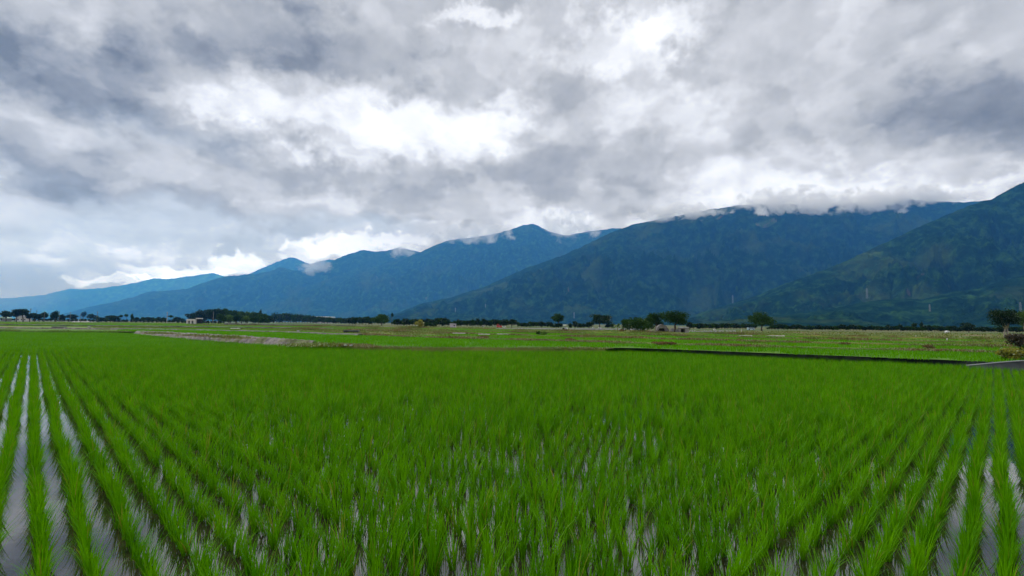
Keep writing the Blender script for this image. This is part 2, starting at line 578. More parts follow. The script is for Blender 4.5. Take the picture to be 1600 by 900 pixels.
world.cycles.sample_map_resolution = 1024

sl = bpy.data.lights.new('sun', 'SUN')
sl.energy = 1.5
sl.angle = math.radians(14)
sl.color = (1.0, 0.96, 0.90)
so = bpy.data.objects.new('sun', sl)
COL.objects.link(so)
sd = Vector((math.sin(SUN_AZ) * math.cos(SUN_EL), math.cos(SUN_AZ) * math.cos(SUN_EL), math.sin(SUN_EL)))
so.rotation_euler = (-sd).to_track_quat('-Z', 'Y').to_euler()

# ------------------------------------------------------------------ ground, mountains, haze
HALF = 15000.0
g = MB()
xs = [-HALF, -4000, -1500, -400, 400, 1500, 4000, HALF]
ys = [-300, 60, 200, 500, 1200, 3000, 7000, 13000]
base = {}
for j, yy in enumerate(ys):
    for i, xx in enumerate(xs):
        base[i, j] = len(g.v)
        g.v.append((xx, yy, -0.30))
for j in range(len(ys) - 1):
    for i in range(len(xs) - 1):
        g.f.append((base[i, j], base[i + 1, j], base[i + 1, j + 1], base[i, j + 1]))
tag(g.build('ground', M['plain']), 'flat dark green plain reaching to the foot of the mountains', 'ground', kind='structure')


def mountain(name, label, prof, dr, df, mat, seed, shear=0.6, spur=0.22, lam=0.55, ncol=700, nrow=150, p=1.1, foot=-2.0, rough=1.0):
    prof = sorted(prof)
    px = np.linspace(prof[0][0], prof[-1][0], ncol)
    py = np.interp(px, [q[0] for q in prof], [q[1] for q in prof])
    ker = np.hanning(9)
    ker /= ker.sum()
    py = np.convolve(np.pad(py, 4, mode='edge'), ker, 'valid')
    py = py + (0.9 * fbm(px * 0.06, px * 0 + seed, seed, 3) + 0.35 * fbm(px * 0.33, px * 0 + 2.5, seed + 3, 3))
    dirs = np.stack([ray(a, b) for a, b in zip(px, py)])
    drr = dr(px) if callable(dr) else np.full(ncol, float(dr))
    dff = df(px) if callable(df) else np.full(ncol, float(df))
    H = CAM[2] + dirs[:, 2] / dirs[:, 1] * drr
    hx = dirs[:, 0] / dirs[:, 1]
    Hm = H.max()
    s = np.concatenate([[-0.35, -0.15, -0.06], np.linspace(0, 1, nrow) ** 0.9])
    S, HX = np.meshgrid(s, hx, indexing='ij')
    _, HH = np.meshgrid(s, H, indexing='ij')
    _, DR = np.meshgrid(s, drr, indexing='ij')
    _, DF = np.meshgrid(s, dff, indexing='ij')
    YY = DR + (DF - DR) * S
    XX = HX * (DR * 0.5 + 0.5 * YY)
    XX = np.where(S <= 0, HX * DR, HX * YY)
    Sc = np.clip(S, 0, 1)
    shape = np.where(S >= 0, (1 - Sc) ** p, 1 - np.abs(S) * 1.6)
    L = Hm * lam
    a = (XX + shear * Sc * (DR - DF)) / L
    b = Sc * (DR - DF) / (L * 2.6)
    wx = fbm(XX / (L * 1.3), YY / (L * 1.3), seed + 5, 3) * 0.5
    r = ridged(a + wx, b + wx * 0.4, seed, 6, 0.58) - 0.60
    env = np.clip((Sc - 0.04) * 2.6, 0.0, 1) * np.clip((1 - Sc) * 3.0, 0, 1)
    Zz = foot + (HH - foot) * shape + Hm * spur * 2.3 * r * env * np.clip(HH / Hm * 1.4, 0.25, 1)
    Zz += Hm * 0.012 * rough * fbm(XX / (L * .12), YY / (L * .12), seed + 9, 4) * np.clip(Sc * 12 + 0.25, 0, 1) * np.clip(HH / Hm * 2, 0.1, 1)
    # nothing in front of the crest may rise above the line of sight to it
    lim = CAM[2] + (HH - CAM[2]) * (YY / DR)
    Zz = np.where(S > 0, np.minimum(Zz, lim - Hm * 0.01 * np.clip(Sc * 10, 0, 1)), Zz)
    n0 = len(s)
    V = np.stack([XX, YY, Zz], -1).reshape(-1, 3)
    i, j = np.meshgrid(np.arange(n0 - 1), np.arange(ncol - 1), indexing='ij')
    q = (i * ncol + j)
    Fq = np.stack([q, q + ncol, q + ncol + 1, q + 1], -1).reshape(-1, 4)
    me = mesh_np(name, V, Fq, smooth=True)
    o = link(name, me, mat)
    tag(o, label, 'mountain', kind='structure')
    return V


fm5 = forest_mat('forest_pale', 2.6, 6.0)  # sunlight on the far range is put into these paler leaf colours
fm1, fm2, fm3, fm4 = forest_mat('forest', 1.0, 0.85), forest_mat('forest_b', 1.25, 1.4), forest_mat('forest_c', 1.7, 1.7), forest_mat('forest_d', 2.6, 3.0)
prof_A2 = [(1080, 506), (1150, 498), (1230, 492), (1290, 484), (1350, 472), (1400, 466), (1440, 468), (1480, 458), (1530, 450), (1570, 438), (1620, 425), (1700, 412), (1800, 400), (1950, 380)]
prof_A = [(985, 508), (1060, 499), (1100, 487), (1140, 475), (1180, 463), (1230, 442), (1270, 428), (1300, 417), (1330, 404), (1365, 387), (1400, 372), (1440, 352),
          (1470, 340), (1500, 327), (1530, 316), (1550, 311), (1575, 297), (1600, 284), (1640, 268), (1700, 250), (1800, 230), (1950, 220)]
prof_B = [(560, 503), (620, 489), (660, 474), (700, 466), (760, 447), (810, 424), (850, 409), (880, 399), (920, 380), (960, 361), (985, 352), (1000, 349), (1020, 344), (1050, 339), (1100, 329),
          (1150, 321), (1200, 318), (1260, 321), (1300, 318), (1350, 317), (1385, 315), (1410, 311), (1440, 312), (1470, 315), (1505, 316), (1560, 312), (1620, 300), (1720, 290), (1850, 285)]
prof_C = [(340, 503), (365, 487), (400, 476), (440, 461), (480, 447), (520, 434), (560, 422), (600, 413), (640, 401), (665, 390), (685, 381), (705, 374), (730, 372), (765, 367), (795, 360), (815, 352), (833, 349),
          (850, 358), (880, 368), (905, 364), (930, 360), (960, 357), (1000, 356), (1060, 352), (1150, 350)]
prof_D = [(60, 500), (110, 488), (140, 479), (170, 474), (200, 466), (233, 456), (260, 454), (290, 452), (320, 441), (345, 433), (370, 430), (400, 428), (425, 423), (438, 417), (455, 422), (480, 425), (497, 420),
          (520, 407), (545, 397), (567, 390), (585, 393), (605, 392), (622, 387), (645, 391), (680, 400), (760, 410), (860, 420)]
prof_E = [(300, 480), (360, 440), (395, 425), (420, 415), (440, 406), (456, 401), (470, 407), (485, 413), (500, 408), (515, 405), (540, 410), (600, 418), (700, 430)]
prof_F = [(-260, 470), (-150, 466), (-60, 468), (0, 467), (33, 464), (67, 461), (87, 456), (110, 451), (135, 452), (160, 450), (187, 446), (215, 441), (240, 435), (262, 436), (285, 433), (310, 430), (333, 426), (350, 432), (400, 440), (480, 455)]
tail = [(-300, 460), (-200, 462), (-100, 468), (-20, 472), (40, 470), (90, 474), (150, 480), (240, 490)]
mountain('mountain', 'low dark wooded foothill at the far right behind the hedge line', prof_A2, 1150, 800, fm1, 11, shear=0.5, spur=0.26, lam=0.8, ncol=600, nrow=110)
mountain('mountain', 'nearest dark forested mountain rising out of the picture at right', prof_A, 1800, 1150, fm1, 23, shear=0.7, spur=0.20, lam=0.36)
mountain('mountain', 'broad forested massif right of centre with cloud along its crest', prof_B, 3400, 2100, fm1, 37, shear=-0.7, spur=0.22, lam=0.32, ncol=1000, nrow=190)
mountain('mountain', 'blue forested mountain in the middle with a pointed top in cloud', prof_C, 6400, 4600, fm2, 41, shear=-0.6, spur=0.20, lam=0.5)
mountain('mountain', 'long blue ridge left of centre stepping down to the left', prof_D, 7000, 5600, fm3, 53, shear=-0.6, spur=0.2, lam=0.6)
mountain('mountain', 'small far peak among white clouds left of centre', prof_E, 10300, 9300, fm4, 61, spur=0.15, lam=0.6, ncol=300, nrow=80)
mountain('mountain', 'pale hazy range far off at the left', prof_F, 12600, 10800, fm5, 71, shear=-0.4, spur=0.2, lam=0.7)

hz = MB()
hz.box(-HALF - 500, HALF + 500, -900, 13500, -4.0, HAZE_TOP)
haze = hz.build('haze', None)
tag(haze, 'thin blue haze filling the valley air', 'haze', kind='stuff')
m, k2, out = new_mat('haze_air')
pv = k2.n('ShaderNodeVolumePrincipled')
pv.inputs['Color'].default_value = HAZE_COL + (1,)
pv.inputs['Absorption Color'].default_value = (HAZE_ABS,) * 3 + (1,)
pv.inputs['Density'].default_value = HAZE_D
pv.inputs['Anisotropy'].default_value = 0.15
k2.lk(pv.outputs[0], out.inputs['Volume'])
haze.data.materials.append(m)
m.cycles.homogeneous_volume = True

# ------------------------------------------------------------------ tufts for rice and verge grass
def blades(n, hmin, hmax, base_r, lean0, lean1, width, seg=3, curl=0.6, wind=(0.06, 0.02), seed=0, area=None):
    r = np.random.default_rng(seed)
    V, Fc = [], []
    for i in range(n):
        a = r.uniform(0, 2 * math.pi)
        if area is None:
            rr = base_r * math.sqrt(r.uniform())
            bx, by = rr * math.cos(a), rr * math.sin(a)
        else:
            bx, by = r.uniform(-area[0], area[0]), r.uniform(-area[1], area[1])
        L = r.uniform(hmin, hmax)
        t = r.uniform(lean0, lean1)
        da = a + r.normal(0, 0.7)
        dx, dy = math.cos(da), math.sin(da)
        wx, wy = -dy, dx
        cu = curl * r.uniform(0.3, 1.3)
        b0 = len(V)
        x, y, z = bx, by, -0.01
        for s in range(seg + 1):
            f = s / seg
            w = width * r.uniform(0.85, 1.1) * (0.75 + 0.6 * f if f < 0.4 else (1 - f) * 1.65) * 0.5
            if s == seg:
                V.append((x, y, z))
            else:
                V.append((x - wx * w, y - wy * w, z))
                V.append((x + wx * w, y + wy * w, z))
            th = t + cu * f * f
            st = L / seg
            x += st * (math.sin(th) * dx + wind[0] * f * 2)
            y += st * (math.sin(th) * dy + wind[1] * f * 2)
            z += st * math.cos(th)
        for s in range(seg - 1):
            q = b0 + 2 * s
            Fc.append((q, q + 1, q + 3, q + 2))
        q = b0 + 2 * (seg - 1)
        Fc.append((q, q + 1, q + 2, q + 2))
    return V, Fc


def blade_mesh(name, mat, old=None, **kw):
    V, Fc = blades(**kw)
    me = bpy.data.meshes.new(name)
    me.from_pydata(V, [], [tuple(dict.fromkeys(f)) for f in Fc])
    me.update()
    me.materials.append(mat)
    if old is not None:
        me.materials.append(old)                  # a few yellowed leaves in each tuft
        per = kw['seg']
        r = np.random.default_rng(kw['seed'] + 5)
        oldb = r.uniform(size=kw['n']) < 0.05
        me.polygons.foreach_set('material_index', np.repeat(oldb, per).astype(np.int32)[:len(me.polygons)])
    return me


def scatter(name, sources, pts, rot, scl, label, cat):
    """one stuff object: its sources set on points by geometry nodes"""
    n = len(pts)
    me = bpy.data.meshes.new(name)
    me.vertices.add(n)
    me.vertices.foreach_set('co', np.asarray(pts, dtype=np.float32).ravel())
    a = me.attributes.new('rot', 'FLOAT_VECTOR', 'POINT')
    a.data.foreach_set('vector', np.asarray(rot, dtype=np.float32).ravel())
    a = me.attributes.new('scl', 'FLOAT_VECTOR', 'POINT')
    a.data.foreach_set('vector', np.asarray(scl, dtype=np.float32).ravel())
    a = me.attributes.new('pick', 'INT', 'POINT')
    a.data.foreach_set('value', rng.integers(0, len(sources), n).astype(np.int32))
    o = link(name, me)
    ng = bpy.data.node_groups.new(name + '_nodes', 'GeometryNodeTree')
    ng.interface.new_socket('Geometry', in_out='INPUT', socket_type='NodeSocketGeometry')
    ng.interface.new_socket('Geometry', in_out='OUTPUT', socket_type='NodeSocketGeometry')
    gi, go = ng.nodes.new('NodeGroupInput'), ng.nodes.new('NodeGroupOutput')
    jn = ng.nodes.new('GeometryNodeJoinGeometry')
    for s in sources:
        oi = ng.nodes.new('GeometryNodeObjectInfo')
        oi.inputs['Object'].default_value = s
        oi.inputs['As Instance'].default_value = True
        ng.links.new(oi.outputs['Geometry'], jn.inputs[0])
    ip = ng.nodes.new('GeometryNodeInstanceOnPoints')
    ng.links.new(gi.outputs[0], ip.inputs['Points'])
    ng.links.new(jn.outputs[0], ip.inputs['Instance'])
    ip.inputs['Pick Instance'].default_value = True
    for nm, typ, sock in (('rot', 'FLOAT_VECTOR', 'Rotation'), ('scl', 'FLOAT_VECTOR', 'Scale'), ('pick', 'INT', 'Instance Index')):
        na = ng.nodes.new('GeometryNodeInputNamedAttribute')
        na.data_type = typ
        na.inputs['Name'].default_value = nm
        outs = [q for q in na.outputs if q.enabled and q.name == 'Attribute']
        ng.links.new(outs[0], ip.inputs[sock])
    ng.links.new(ip.outputs[0], go.inputs[0])
    md = o.modifiers.new('scatter', 'NODES')
    md.node_group = ng
    tag(o, label, cat, kind='stuff')
    return o


def hidden(name, me):
    return bpy.data.objects.new(name, me)      # a source for scatter only; stands nowhere itself


NEAR = [blade_mesh('rice_tuft_mesh', M['rice'], M['rice_old'], n=int(rng.integers(34, 46)), hmin=0.17, hmax=0.40, base_r=0.034, lean0=0.03, lean1=0.40, width=0.0088,
                   seg=4, curl=0.75, seed=100 + i) for i in range(9)]
FARM = [blade_mesh('rice_tuft_far_mesh', M['rice'], M['rice_old'], n=30, hmin=0.19, hmax=0.39, base_r=0.05, lean0=0.05, lean1=0.42, width=0.0125, seg=2, curl=0.7, seed=200 + i)
        for i in range(6)]
PATCH = [blade_mesh('rice_patch_mesh', M['rice_far'], n=190, hmin=0.18, hmax=0.32, base_r=0.1, lean0=0.05, lean1=0.5, width=0.034, seg=2, curl=0.6, seed=300 + i,
                    area=(0.85, 0.85)) for i in range(5)]

# ------------------------------------------------------------------ the near paddy
EDGE0 = [(-140, 514), (0, 516), (60, 516.5), (160, 518.5), (205, 520), (250, 524), (310, 529), (380, 533.5), (440, 537.5), (495, 539), (590, 540.5), (700, 542),
         (940, 543.6), (1000, 546.6), (1100, 550.8), (1200, 555.3), (1300, 559.4), (1400, 563.8), (1500, 569.5), (1600, 576), (1760, 587), (1950, 601)]
edge_pts = np.array([G(a, b, 0.25)[:2] for a, b in EDGE0])     # rice tops hide the foot of the bank


def inside(xy):
    """in front of the far edge of the paddy (edge given left to right)"""
    th = np.arctan2(xy[:, 0], xy[:, 1])
    et = np.arctan2(edge_pts[:, 0], edge_pts[:, 1])
    er = np.hypot(edge_pts[:, 0], edge_pts[:, 1])
    x0 = np.interp(th, et, edge_pts[:, 0])
    y0 = np.interp(th, et, edge_pts[:, 1])
    return np.hypot(xy[:, 0], xy[:, 1]) < np.hypot(x0, y0) - 0.15


w = MB()
w.v = [(p[0], p[1], 0.0) for p in edge_pts] + [(60, -8, 0), (-160, -8, 0)]
w.f = [tuple(reversed(range(len(w.v))))]
tag(w.build('paddy_water', M['water']), 'shallow muddy water lying between the rice rows', 'water', kind='structure')

aL = math.atan2(*ray(50, horizon(50))[:2])
aR = math.atan2(*ray(1556, horizon(1556))[:2])
dL = np.array([math.sin(aL), math.cos(aL)])
nL = np.array([math.cos(aL), -math.sin(aL)])        # to the right of the left-hand rows
dR = np.array([math.sin(aR), math.cos(aR)])
nR = np.array([-math.cos(aR), math.sin(aR)])        # to the left of the right-hand rows
SP, HILL = 0.30, 0.18
HEAD = 3.75                                         # width of the headland strip on the left of its axis

pl, pr = [], []
# headland rows running away to the right
SPR = 0.245
for u in np.arange(-6.1, HEAD, SPR):
    vs = np.arange(-1.5, 60, HILL)
    xy = u * nR + vs[:, None] * dR
    wob = 0.035 * vnoise(vs * 0.35 + u * 0.7, np.full_like(vs, u), 3) + 0.02 * vnoise(vs * 1.5, np.full_like(vs, u * 3), 8)
    xy = xy + wob[:, None] * nR + rng.normal(0, 0.012, xy.shape) + rng.uniform(0, HILL) * dR
    pr.append(xy)
# rows running away to the left; machine passes of six rows keep their hills level with each other
rows = np.arange(-9.15, 60, SP)
for i, u in enumerate(rows):
    ph = _hash(np.array([i // 6]), np.array([3]), 5)[0] * HILL
    vs = np.arange(-3, 130, HILL) + ph
    xy = u * nL + vs[:, None] * dL
    wob = 0.04 * vnoise(vs * 0.30 + u, np.full_like(vs, u), 4) + 0.02 * vnoise(vs * 1.4, np.full_like(vs, u * 3), 9)
    xy = xy + wob[:, None] * nL + rng.normal(0, 0.011, xy.shape)
    pl.append(xy)
pr, pl = np.concatenate(pr), np.concatenate(pl)
pl = pl[(pl @ nR) > HEAD - 0.05]
allp = np.concatenate([pr, pl])


def in_view(xy, margin=1.3, y0=2.2):
    sp = (800 / F) * 1.02
    return (xy[:, 1] > y0) & (np.abs(xy[:, 0]) < xy[:, 1] * sp + margin + 0.04 * xy[:, 1])


allp = allp[in_view(allp) & inside(allp)]
# gaps where hills failed, more of them near the middle front
gapn = vnoise(allp[:, 0] * 0.9, allp[:, 1] * 0.9, 77)
keep = rng.uniform(size=len(allp)) > np.where(gapn > 0.40, 0.20, 0.02) + np.where((np.hypot(allp[:, 0], allp[:, 1]) < 7.5) & (np.abs(allp[:, 0] + 0.8) < 2.2), 0.05, 0.0)
allp = allp[keep]
dist = np.hypot(allp[:, 0], allp[:, 1])
BED = np.where(np.abs(allp @ nL + 0.0) < 1e9, 0.0, 0.0)
vig = 1.0 + 0.16 * vnoise(allp[:, 0] * 0.35, allp[:, 1] * 0.35, 21) + rng.normal(0, 0.08, len(allp))


def rs(n, vg):
    rot = np.stack([rng.normal(0, 0.06, n), rng.normal(0, 0.06, n) + 0.04, rng.uniform(-0.7, 0.7, n) + rng.integers(0, 2, n) * math.pi * 0], -1)
    rot[:, 2] = rng.uniform(0, 2 * math.pi, n)
    sc = np.stack([vg * rng.uniform(0.9, 1.1, n), vg * rng.uniform(0.9, 1.1, n), vg * rng.uniform(0.92, 1.08, n)], -1)
    return rot, sc


# the 300 tufts that show largest are objects of their own
yy = allp[:, 1]
onscr = (np.abs(allp[:, 0]) < yy * (800 / F) - 0.05) & (yy > 3.55)
order = np.argsort(np.where(onscr, dist, 1e9))
ind = order[:300]
maskind = np.zeros(len(allp), bool)
maskind[ind] = True
rot, sc = rs(300, vig[ind])
individual = []
for q, idx in enumerate(ind):
    x, y = allp[idx]
    o = link('rice_tuft', NEAR[q % len(NEAR)], loc=(float(x), float(y), 0.0))
    o.rotation_euler = rot[q]
    o.scale = sc[q]
    u = float(allp[idx] @ nR)
    if u < HEAD - 0.05 and x > 1.2:
        lab, grp = 'bright green rice tuft in the nearest rows slanting away to the right', 'nearest rice tufts at the right'
    elif x < -1.7:
        lab, grp = 'bright green rice tuft in the nearest straight rows at the left beside open water', 'nearest rice tufts at the left'
    else:
        lab, grp = 'bright green rice tuft at the middle of the near edge among glints of water', 'nearest rice tufts in the middle'
    tag(o, lab, 'rice plant', grp)
    individual.append(o)

srcN = [hidden('rice_source', me) for me in NEAR]
srcF = [hidden('rice_source_far', me) for me in FARM]
srcP = [hidden('rice_source_patch', me) for me in PATCH]


def lay(name, src, sel, label, z=0.0):
    n = int(sel.sum())
    rot, sc = rs(n, vig[sel])
    pts = np.concatenate([allp[sel], np.full((n, 1), z)], 1)
    return scatter(name, src, pts, rot, sc, label, 'rice')


lay('rice', srcN, (~maskind) & (dist < 13), 'rows of young rice filling the near paddy behind the first tufts')
lay('rice', srcF, (dist >= 13) & (dist < 42), 'dense young rice in the middle of the big near paddy')


def patches(pts, src, name, label, cat, size=1.25, zs=1.0):
    n = len(pts)
    rot = np.stack([np.zeros(n), np.zeros(n), rng.uniform(0, 2 * math.pi, n)], -1)
    s = rng.uniform(0.9, 1.1, n) * size
    return scatter(name, src, pts, rot, np.stack([s, s, s * 0 + zs * rng.uniform(0.85, 1.15, n)], -1), label, cat)


# far left corner of the same paddy
gx, gy = np.meshgrid(np.arange(-130, 10, 1.45), np.arange(20, 95, 1.45))
pp = np.stack([gx.ravel(), gy.ravel()], -1) + rng.normal(0, 0.25, (gx.size, 2))
pp = pp[(np.hypot(pp[:, 0], pp[:, 1]) >= 41.6) & inside(pp) & in_view(pp, 4)]
patches(np.concatenate([pp, np.zeros((len(pp), 1))], 1), srcP, 'rice', 'young rice in the far left corner of the near paddy', 'rice')

# ------------------------------------------------------------------ farther fields, bank by bank
GX = [-200, 0, 100, 200, 320, 440, 580, 700, 850, 1000, 1200, 1400, 1600, 1850]
E = [
    [513.0, 515.5, 516.8, 517.2, 522.6, 530.5, 540.6, 542.0, 542.7, 543.8, 551.6, 559.2, 567.4, 578],   # crest of the wall and banks at the far edge of the near paddy
    [509.5, 511, 512, 513, 515, 517.5, 523, 527.3, 531.5, 535.5, 541, 545.5, 550, 559],
    [507.5, 508.7, 509.6, 510.8, 511.8, 513, 515.5, 520, 524, 527.5, 533, 537, 541, 547],
    [506, 507, 507.8, 508.6, 509.4, 510.8, 513, 515.6, 519, 522, 527, 531, 535, 541],
    [504.4, 505.2, 505.9, 506.6, 507.3, 508.6, 510.6, 512.6, 516, 518.8, 522.3, 526, 530, 535],
    [501.6, 502.6, 503.4, 504.2, 505.2, 506.6, 508.8, 511, 513.6, 515.6, 517.6, 519.2, 522, 526],
]
LV = [0.45, 0.50, 0.55, 0.60, 0.60]


def edge(i, px):
    return np.interp(px, GX, E[i])


def band_mesh(name, i0, i1, z, mat, label, x0=-200, x1=1850, cat='field', n=60, f0=0.0, f1=1.0, kind='structure'):
    px = np.linspace(x0, x1, n)
    mb = MB()
    for a in px:
        ya, yb = edge(i0, a), edge(i1, a)
        lo, hi = ya + (yb - ya) * f0, ya + (yb - ya) * f1
        mb.v.append(tuple(G(a, lo, z)))
        mb.v.append(tuple(G(a, hi, z)))
    for j in range(n - 1):
        mb.f.append((2 * j, 2 * j + 2, 2 * j + 3, 2 * j + 1))
    o = mb.build(name, mat)
    tag(o, label, cat, kind=kind)
    return o


def band_points(i0, i1, z, step, x0=-200, x1=1850, jitter=0.4, f0=0.0, f1=1.0):
    """points spread evenly over the ground of a band"""
    px = np.linspace(x0, x1, 500)
    ya, yb = edge(i0, px), edge(i1, px)
    lo = np.array([G(a, b + (c - b) * f0, z)[:2] for a, b, c in zip(px, ya, yb)])
    hi = np.array([G(a, b + (c - b) * f1, z)[:2] for a, b, c in zip(px, ya, yb)])
    xmin, xmax = min(lo[:, 0].min(), hi[:, 0].min()), max(lo[:, 0].max(), hi[:, 0].max())
    ymin, ymax = lo[:, 1].min(), hi[:, 1].max()
    gx, gy = np.meshgrid(np.arange(xmin, xmax, step), np.arange(ymin, ymax, step))
    q = np.stack([gx.ravel(), gy.ravel()], -1)
    q = q + rng.normal(0, jitter * step, q.shape)
    th = np.arctan2(q[:, 0], q[:, 1])
    rr = np.hypot(q[:, 0], q[:, 1])
    tl = np.arctan2(lo[:, 0], lo[:, 1])
    th2 = np.arctan2(hi[:, 0], hi[:, 1])
    r0 = np.interp(th, tl, np.hypot(lo[:, 0], lo[:, 1]))
    r1 = np.interp(th, th2, np.hypot(hi[:, 0], hi[:, 1]))
    ok = (rr > r0) & (rr < r1) & (th > tl[0]) & (th < tl[-1])
    q = q[ok]
    return np.concatenate([q, np.full((len(q), 1), z)], 1)


band_mesh('field', 0, 1, 0.45, M['soil'], 'green rice field just behind the wall and the stone bank')
band_mesh('field', 1, 2, 0.50, M['olive_soil'], 'second strip of fields with brown grassy edges')
band_mesh('field', 2, 3, 0.55, M['soil'], 'third strip of green fields')
band_mesh('field', 3, 4, 0.60, M['olive_soil'], 'olive and yellow strip of rough grass fields')
band_mesh('field', 4, 5, 0.62, M['tan'], 'tan stubble strip below the hedge line')

GR = [hidden('grass_source', blade_mesh('grass_mesh', M['grass'], n=90, hmin=0.08, hmax=0.26, base_r=.3, lean0=.1, lean1=.7, width=0.03, seg=2, seed=400 + i, area=(0.6, 0.35))) for i in range(4)]
DR_ = [hidden('dry_source', blade_mesh('dry_grass_mesh', M['dry'], n=90, hmin=0.08, hmax=0.26, base_r=.3, lean0=.1, lean1=.9, width=0.03, seg=2, seed=420 + i, area=(0.6, 0.35))) for i in range(4)]
OL = [hidden('olive_source', blade_mesh('olive_grass_mesh', M['olive'], n=80, hmin=0.12, hmax=0.35, base_r=.3, lean0=.1, lean1=.9, width=0.05, seg=2, seed=440 + i, area=(1.0, 1.0))) for i in range(4)]
RI2 = [hidden('rice2_source', blade_mesh('rice_patch2_mesh', M['rice_far'], n=170, hmin=0.13, hmax=0.25, base_r=0.1, lean0=0.05, lean1=0.5, width=0.045, seg=2, curl=0.6, seed=460 + i, area=(1.1, 1.1))) for i in range(4)]


def cut(pts, fn):
    return pts[fn(pts)]


def scr(pts):
    """picture position of ground points, used only to read which field of the photograph a spot belongs to"""
    d = (pts - CAM) @ RM
    return CX + F * d[:, 0] / -d[:, 2], CY - F * d[:, 1] / -d[:, 2]


p = band_points(0, 1, 0.45, 1.5, x0=195)
patches(p, RI2, 'rice', 'bright rice of the field just behind the wall and the stone bank', 'rice', 1.0)
p = band_points(1, 2, 0.50, 1.9, x0=150)
nz = vnoise(p[:, 0] * 0.03, p[:, 1] * 0.09, 31)
sxp = scr(p)[0]
gsel = ((sxp > 700) & (nz > -0.5)) | ((sxp > 180) & (sxp < 440) & (nz > 0.2))
patches(p[gsel], RI2, 'rice', 'bright rice in the second strip of fields', 'rice', 1.1)
patches(p[~gsel][::2], OL, 'grass', 'olive grass in the second strip of fields', 'grass', 1.2)
p = band_points(2, 3, 0.55, 2.3, x0=-150)
nz = vnoise(p[:, 0] * 0.025, p[:, 1] * 0.07, 32)
sxp = scr(p)[0]
gsel = ((nz > -0.4) & (sxp > 700)) | (sxp < 560) & (nz > -0.2)
patches(p[gsel], RI2, 'rice', 'green rice in the third strip of fields', 'rice', 1.3)
patches(p[~gsel], OL, 'grass', 'olive grass in the third strip of fields', 'grass', 1.4)
p = band_points(3, 4, 0.60, 3.2, x0=-150)
nz = vnoise(p[:, 0] * 0.02, p[:, 1] * 0.05, 33)
patches(p[(nz > -0.1) & (nz < 0.15)], OL, 'grass', 'olive and yellow grass in the fourth strip of fields', 'grass', 1.8)
patches(p[(nz < -0.2) | (nz > 0.15)], RI2, 'rice', 'green patches of rice in the fourth strip of fields', 'rice', 1.7)
p = band_points(4, 5, 0.62, 5.0, x0=-150)
nz = vnoise(p[:, 0] * 0.015, p[:, 1] * 0.04, 34)
patches(p[nz > -0.35], OL, 'grass', 'rough olive grass in front of the hedge line', 'grass', 2.4)
p2 = band_points(4, 5, 0.62, 5.0, x0=-150, x1=520)
patches(p2, RI2, 'rice', 'green strip of rice in front of the roadside shrubs', 'rice', 2.2)


def verge(pl, z, step, src, label, h=1.0, wid=0.5, name='grass', thin=None):
    """grass along the crest of a field bank; pl is its line on the ground"""
    pts = []
    for a, b in zip(pl[:-1], pl[1:]):
        p0, p1 = np.asarray(a[:2]), np.asarray(b[:2])
        n = max(1, int(np.linalg.norm(p1 - p0) / step))
        t = (np.arange(n) + rng.uniform(0, 1, n)) / n
        pts.append(p0 + (p1 - p0) * t[:, None])
    pts = np.concatenate(pts)
    pts = pts + rng.normal(0, wid, pts.shape) * np.array([0.3, 1.0])
    nz = vnoise(pts[:, 0] * 0.15, pts[:, 1] * 0.15, 55)
    if thin is not None:
        pts, nz = pts[nz > thin], nz[nz > thin]
    n = len(pts)
    rot = np.stack([np.zeros(n), np.zeros(n), rng.uniform(-0.5, 0.5, n) + rng.integers(0, 2, n) * math.pi], -1)
    s = rng.uniform(0.8, 1.3, n)
    sc = np.stack([s * 1.3, s * 1.3, h * s * np.clip(0.8 + 0.9 * nz, 0.3, 1.8)], -1)
    return scatter(name, src, np.concatenate([pts, np.full((n, 1), z)], 1), rot, sc, label, 'grass')


def bank(i, z0, z1, wid, mat, label, x0=-200, x1=1850, f=0.0, n=90, kind='structure', name='bank'):
    """low earth bank along the line where one field steps up to the next"""
    px = np.linspace(x0, x1, n)
    line = [G(a, edge(i, a) + (edge(min(i + 1, 5), a) - edge(i, a)) * f, z1) for a in px]
    mb = MB()
    for q in line:
        ww = wid * (0.8 + 0.35 * float(vnoise(np.array([q[0] * 0.2]), np.array([q[1] * 0.2]), 60)[0]))
        zz = z1 + 0.05 * float(vnoise(np.array([q[0] * 0.5]), np.array([q[1] * 0.5]), 61)[0])
        mb.v += [(q[0], q[1] - ww * 0.2, z0 - 0.2), (q[0], q[1], zz), (q[0], q[1] + ww, zz), (q[0], q[1] + ww * 1.4, z0 - 0.1)]
    for j in range(n - 1):
        for c in range(3):
            a = 4 * j + c
            mb.f.append((a, a + 4, a + 5, a + 1))
    o = mb.build(name, mat)
    tag(o, label, 'bank', kind=kind)
    return line


l1 = bank(1, 0.45, 0.62, 0.7, M['olive_soil'], 'grassy brown bank behind the bright green field', x0=560)
verge(l1, 0.60, 0.28, DR_, 'dry brown grass on the bank behind the bright green field', 0.9, 0.5, thin=-0.12)
verge(l1, 0.60, 0.5, GR, 'green grass on the bank behind the bright green field', 0.7, 0.5)
l1b = bank(1, 0.45, 0.70, 1.2, M['rubble'], 'low grey rubble bank behind the green field at the left', x0=-200, x1=560)
l2 = bank(2, 0.50, 0.70, 1.2, M['olive_soil'], 'second grassy bank among the strips of fields', x0=430)
verge(l2, 0.68, 0.3, DR_, 'dry grass tufts on the second bank', 1.0, 0.6, thin=-0.05)
verge(l2, 0.68, 0.6, GR, 'green grass on the second bank', 0.8, 0.6)
l3 = bank(3, 0.55, 0.78, 1.6, M['olive_soil'], 'third bank of rough earth and grass', x0=500)
verge(l3, 0.76, 0.45, GR, 'green grass on the third bank', 1.0, 0.8)
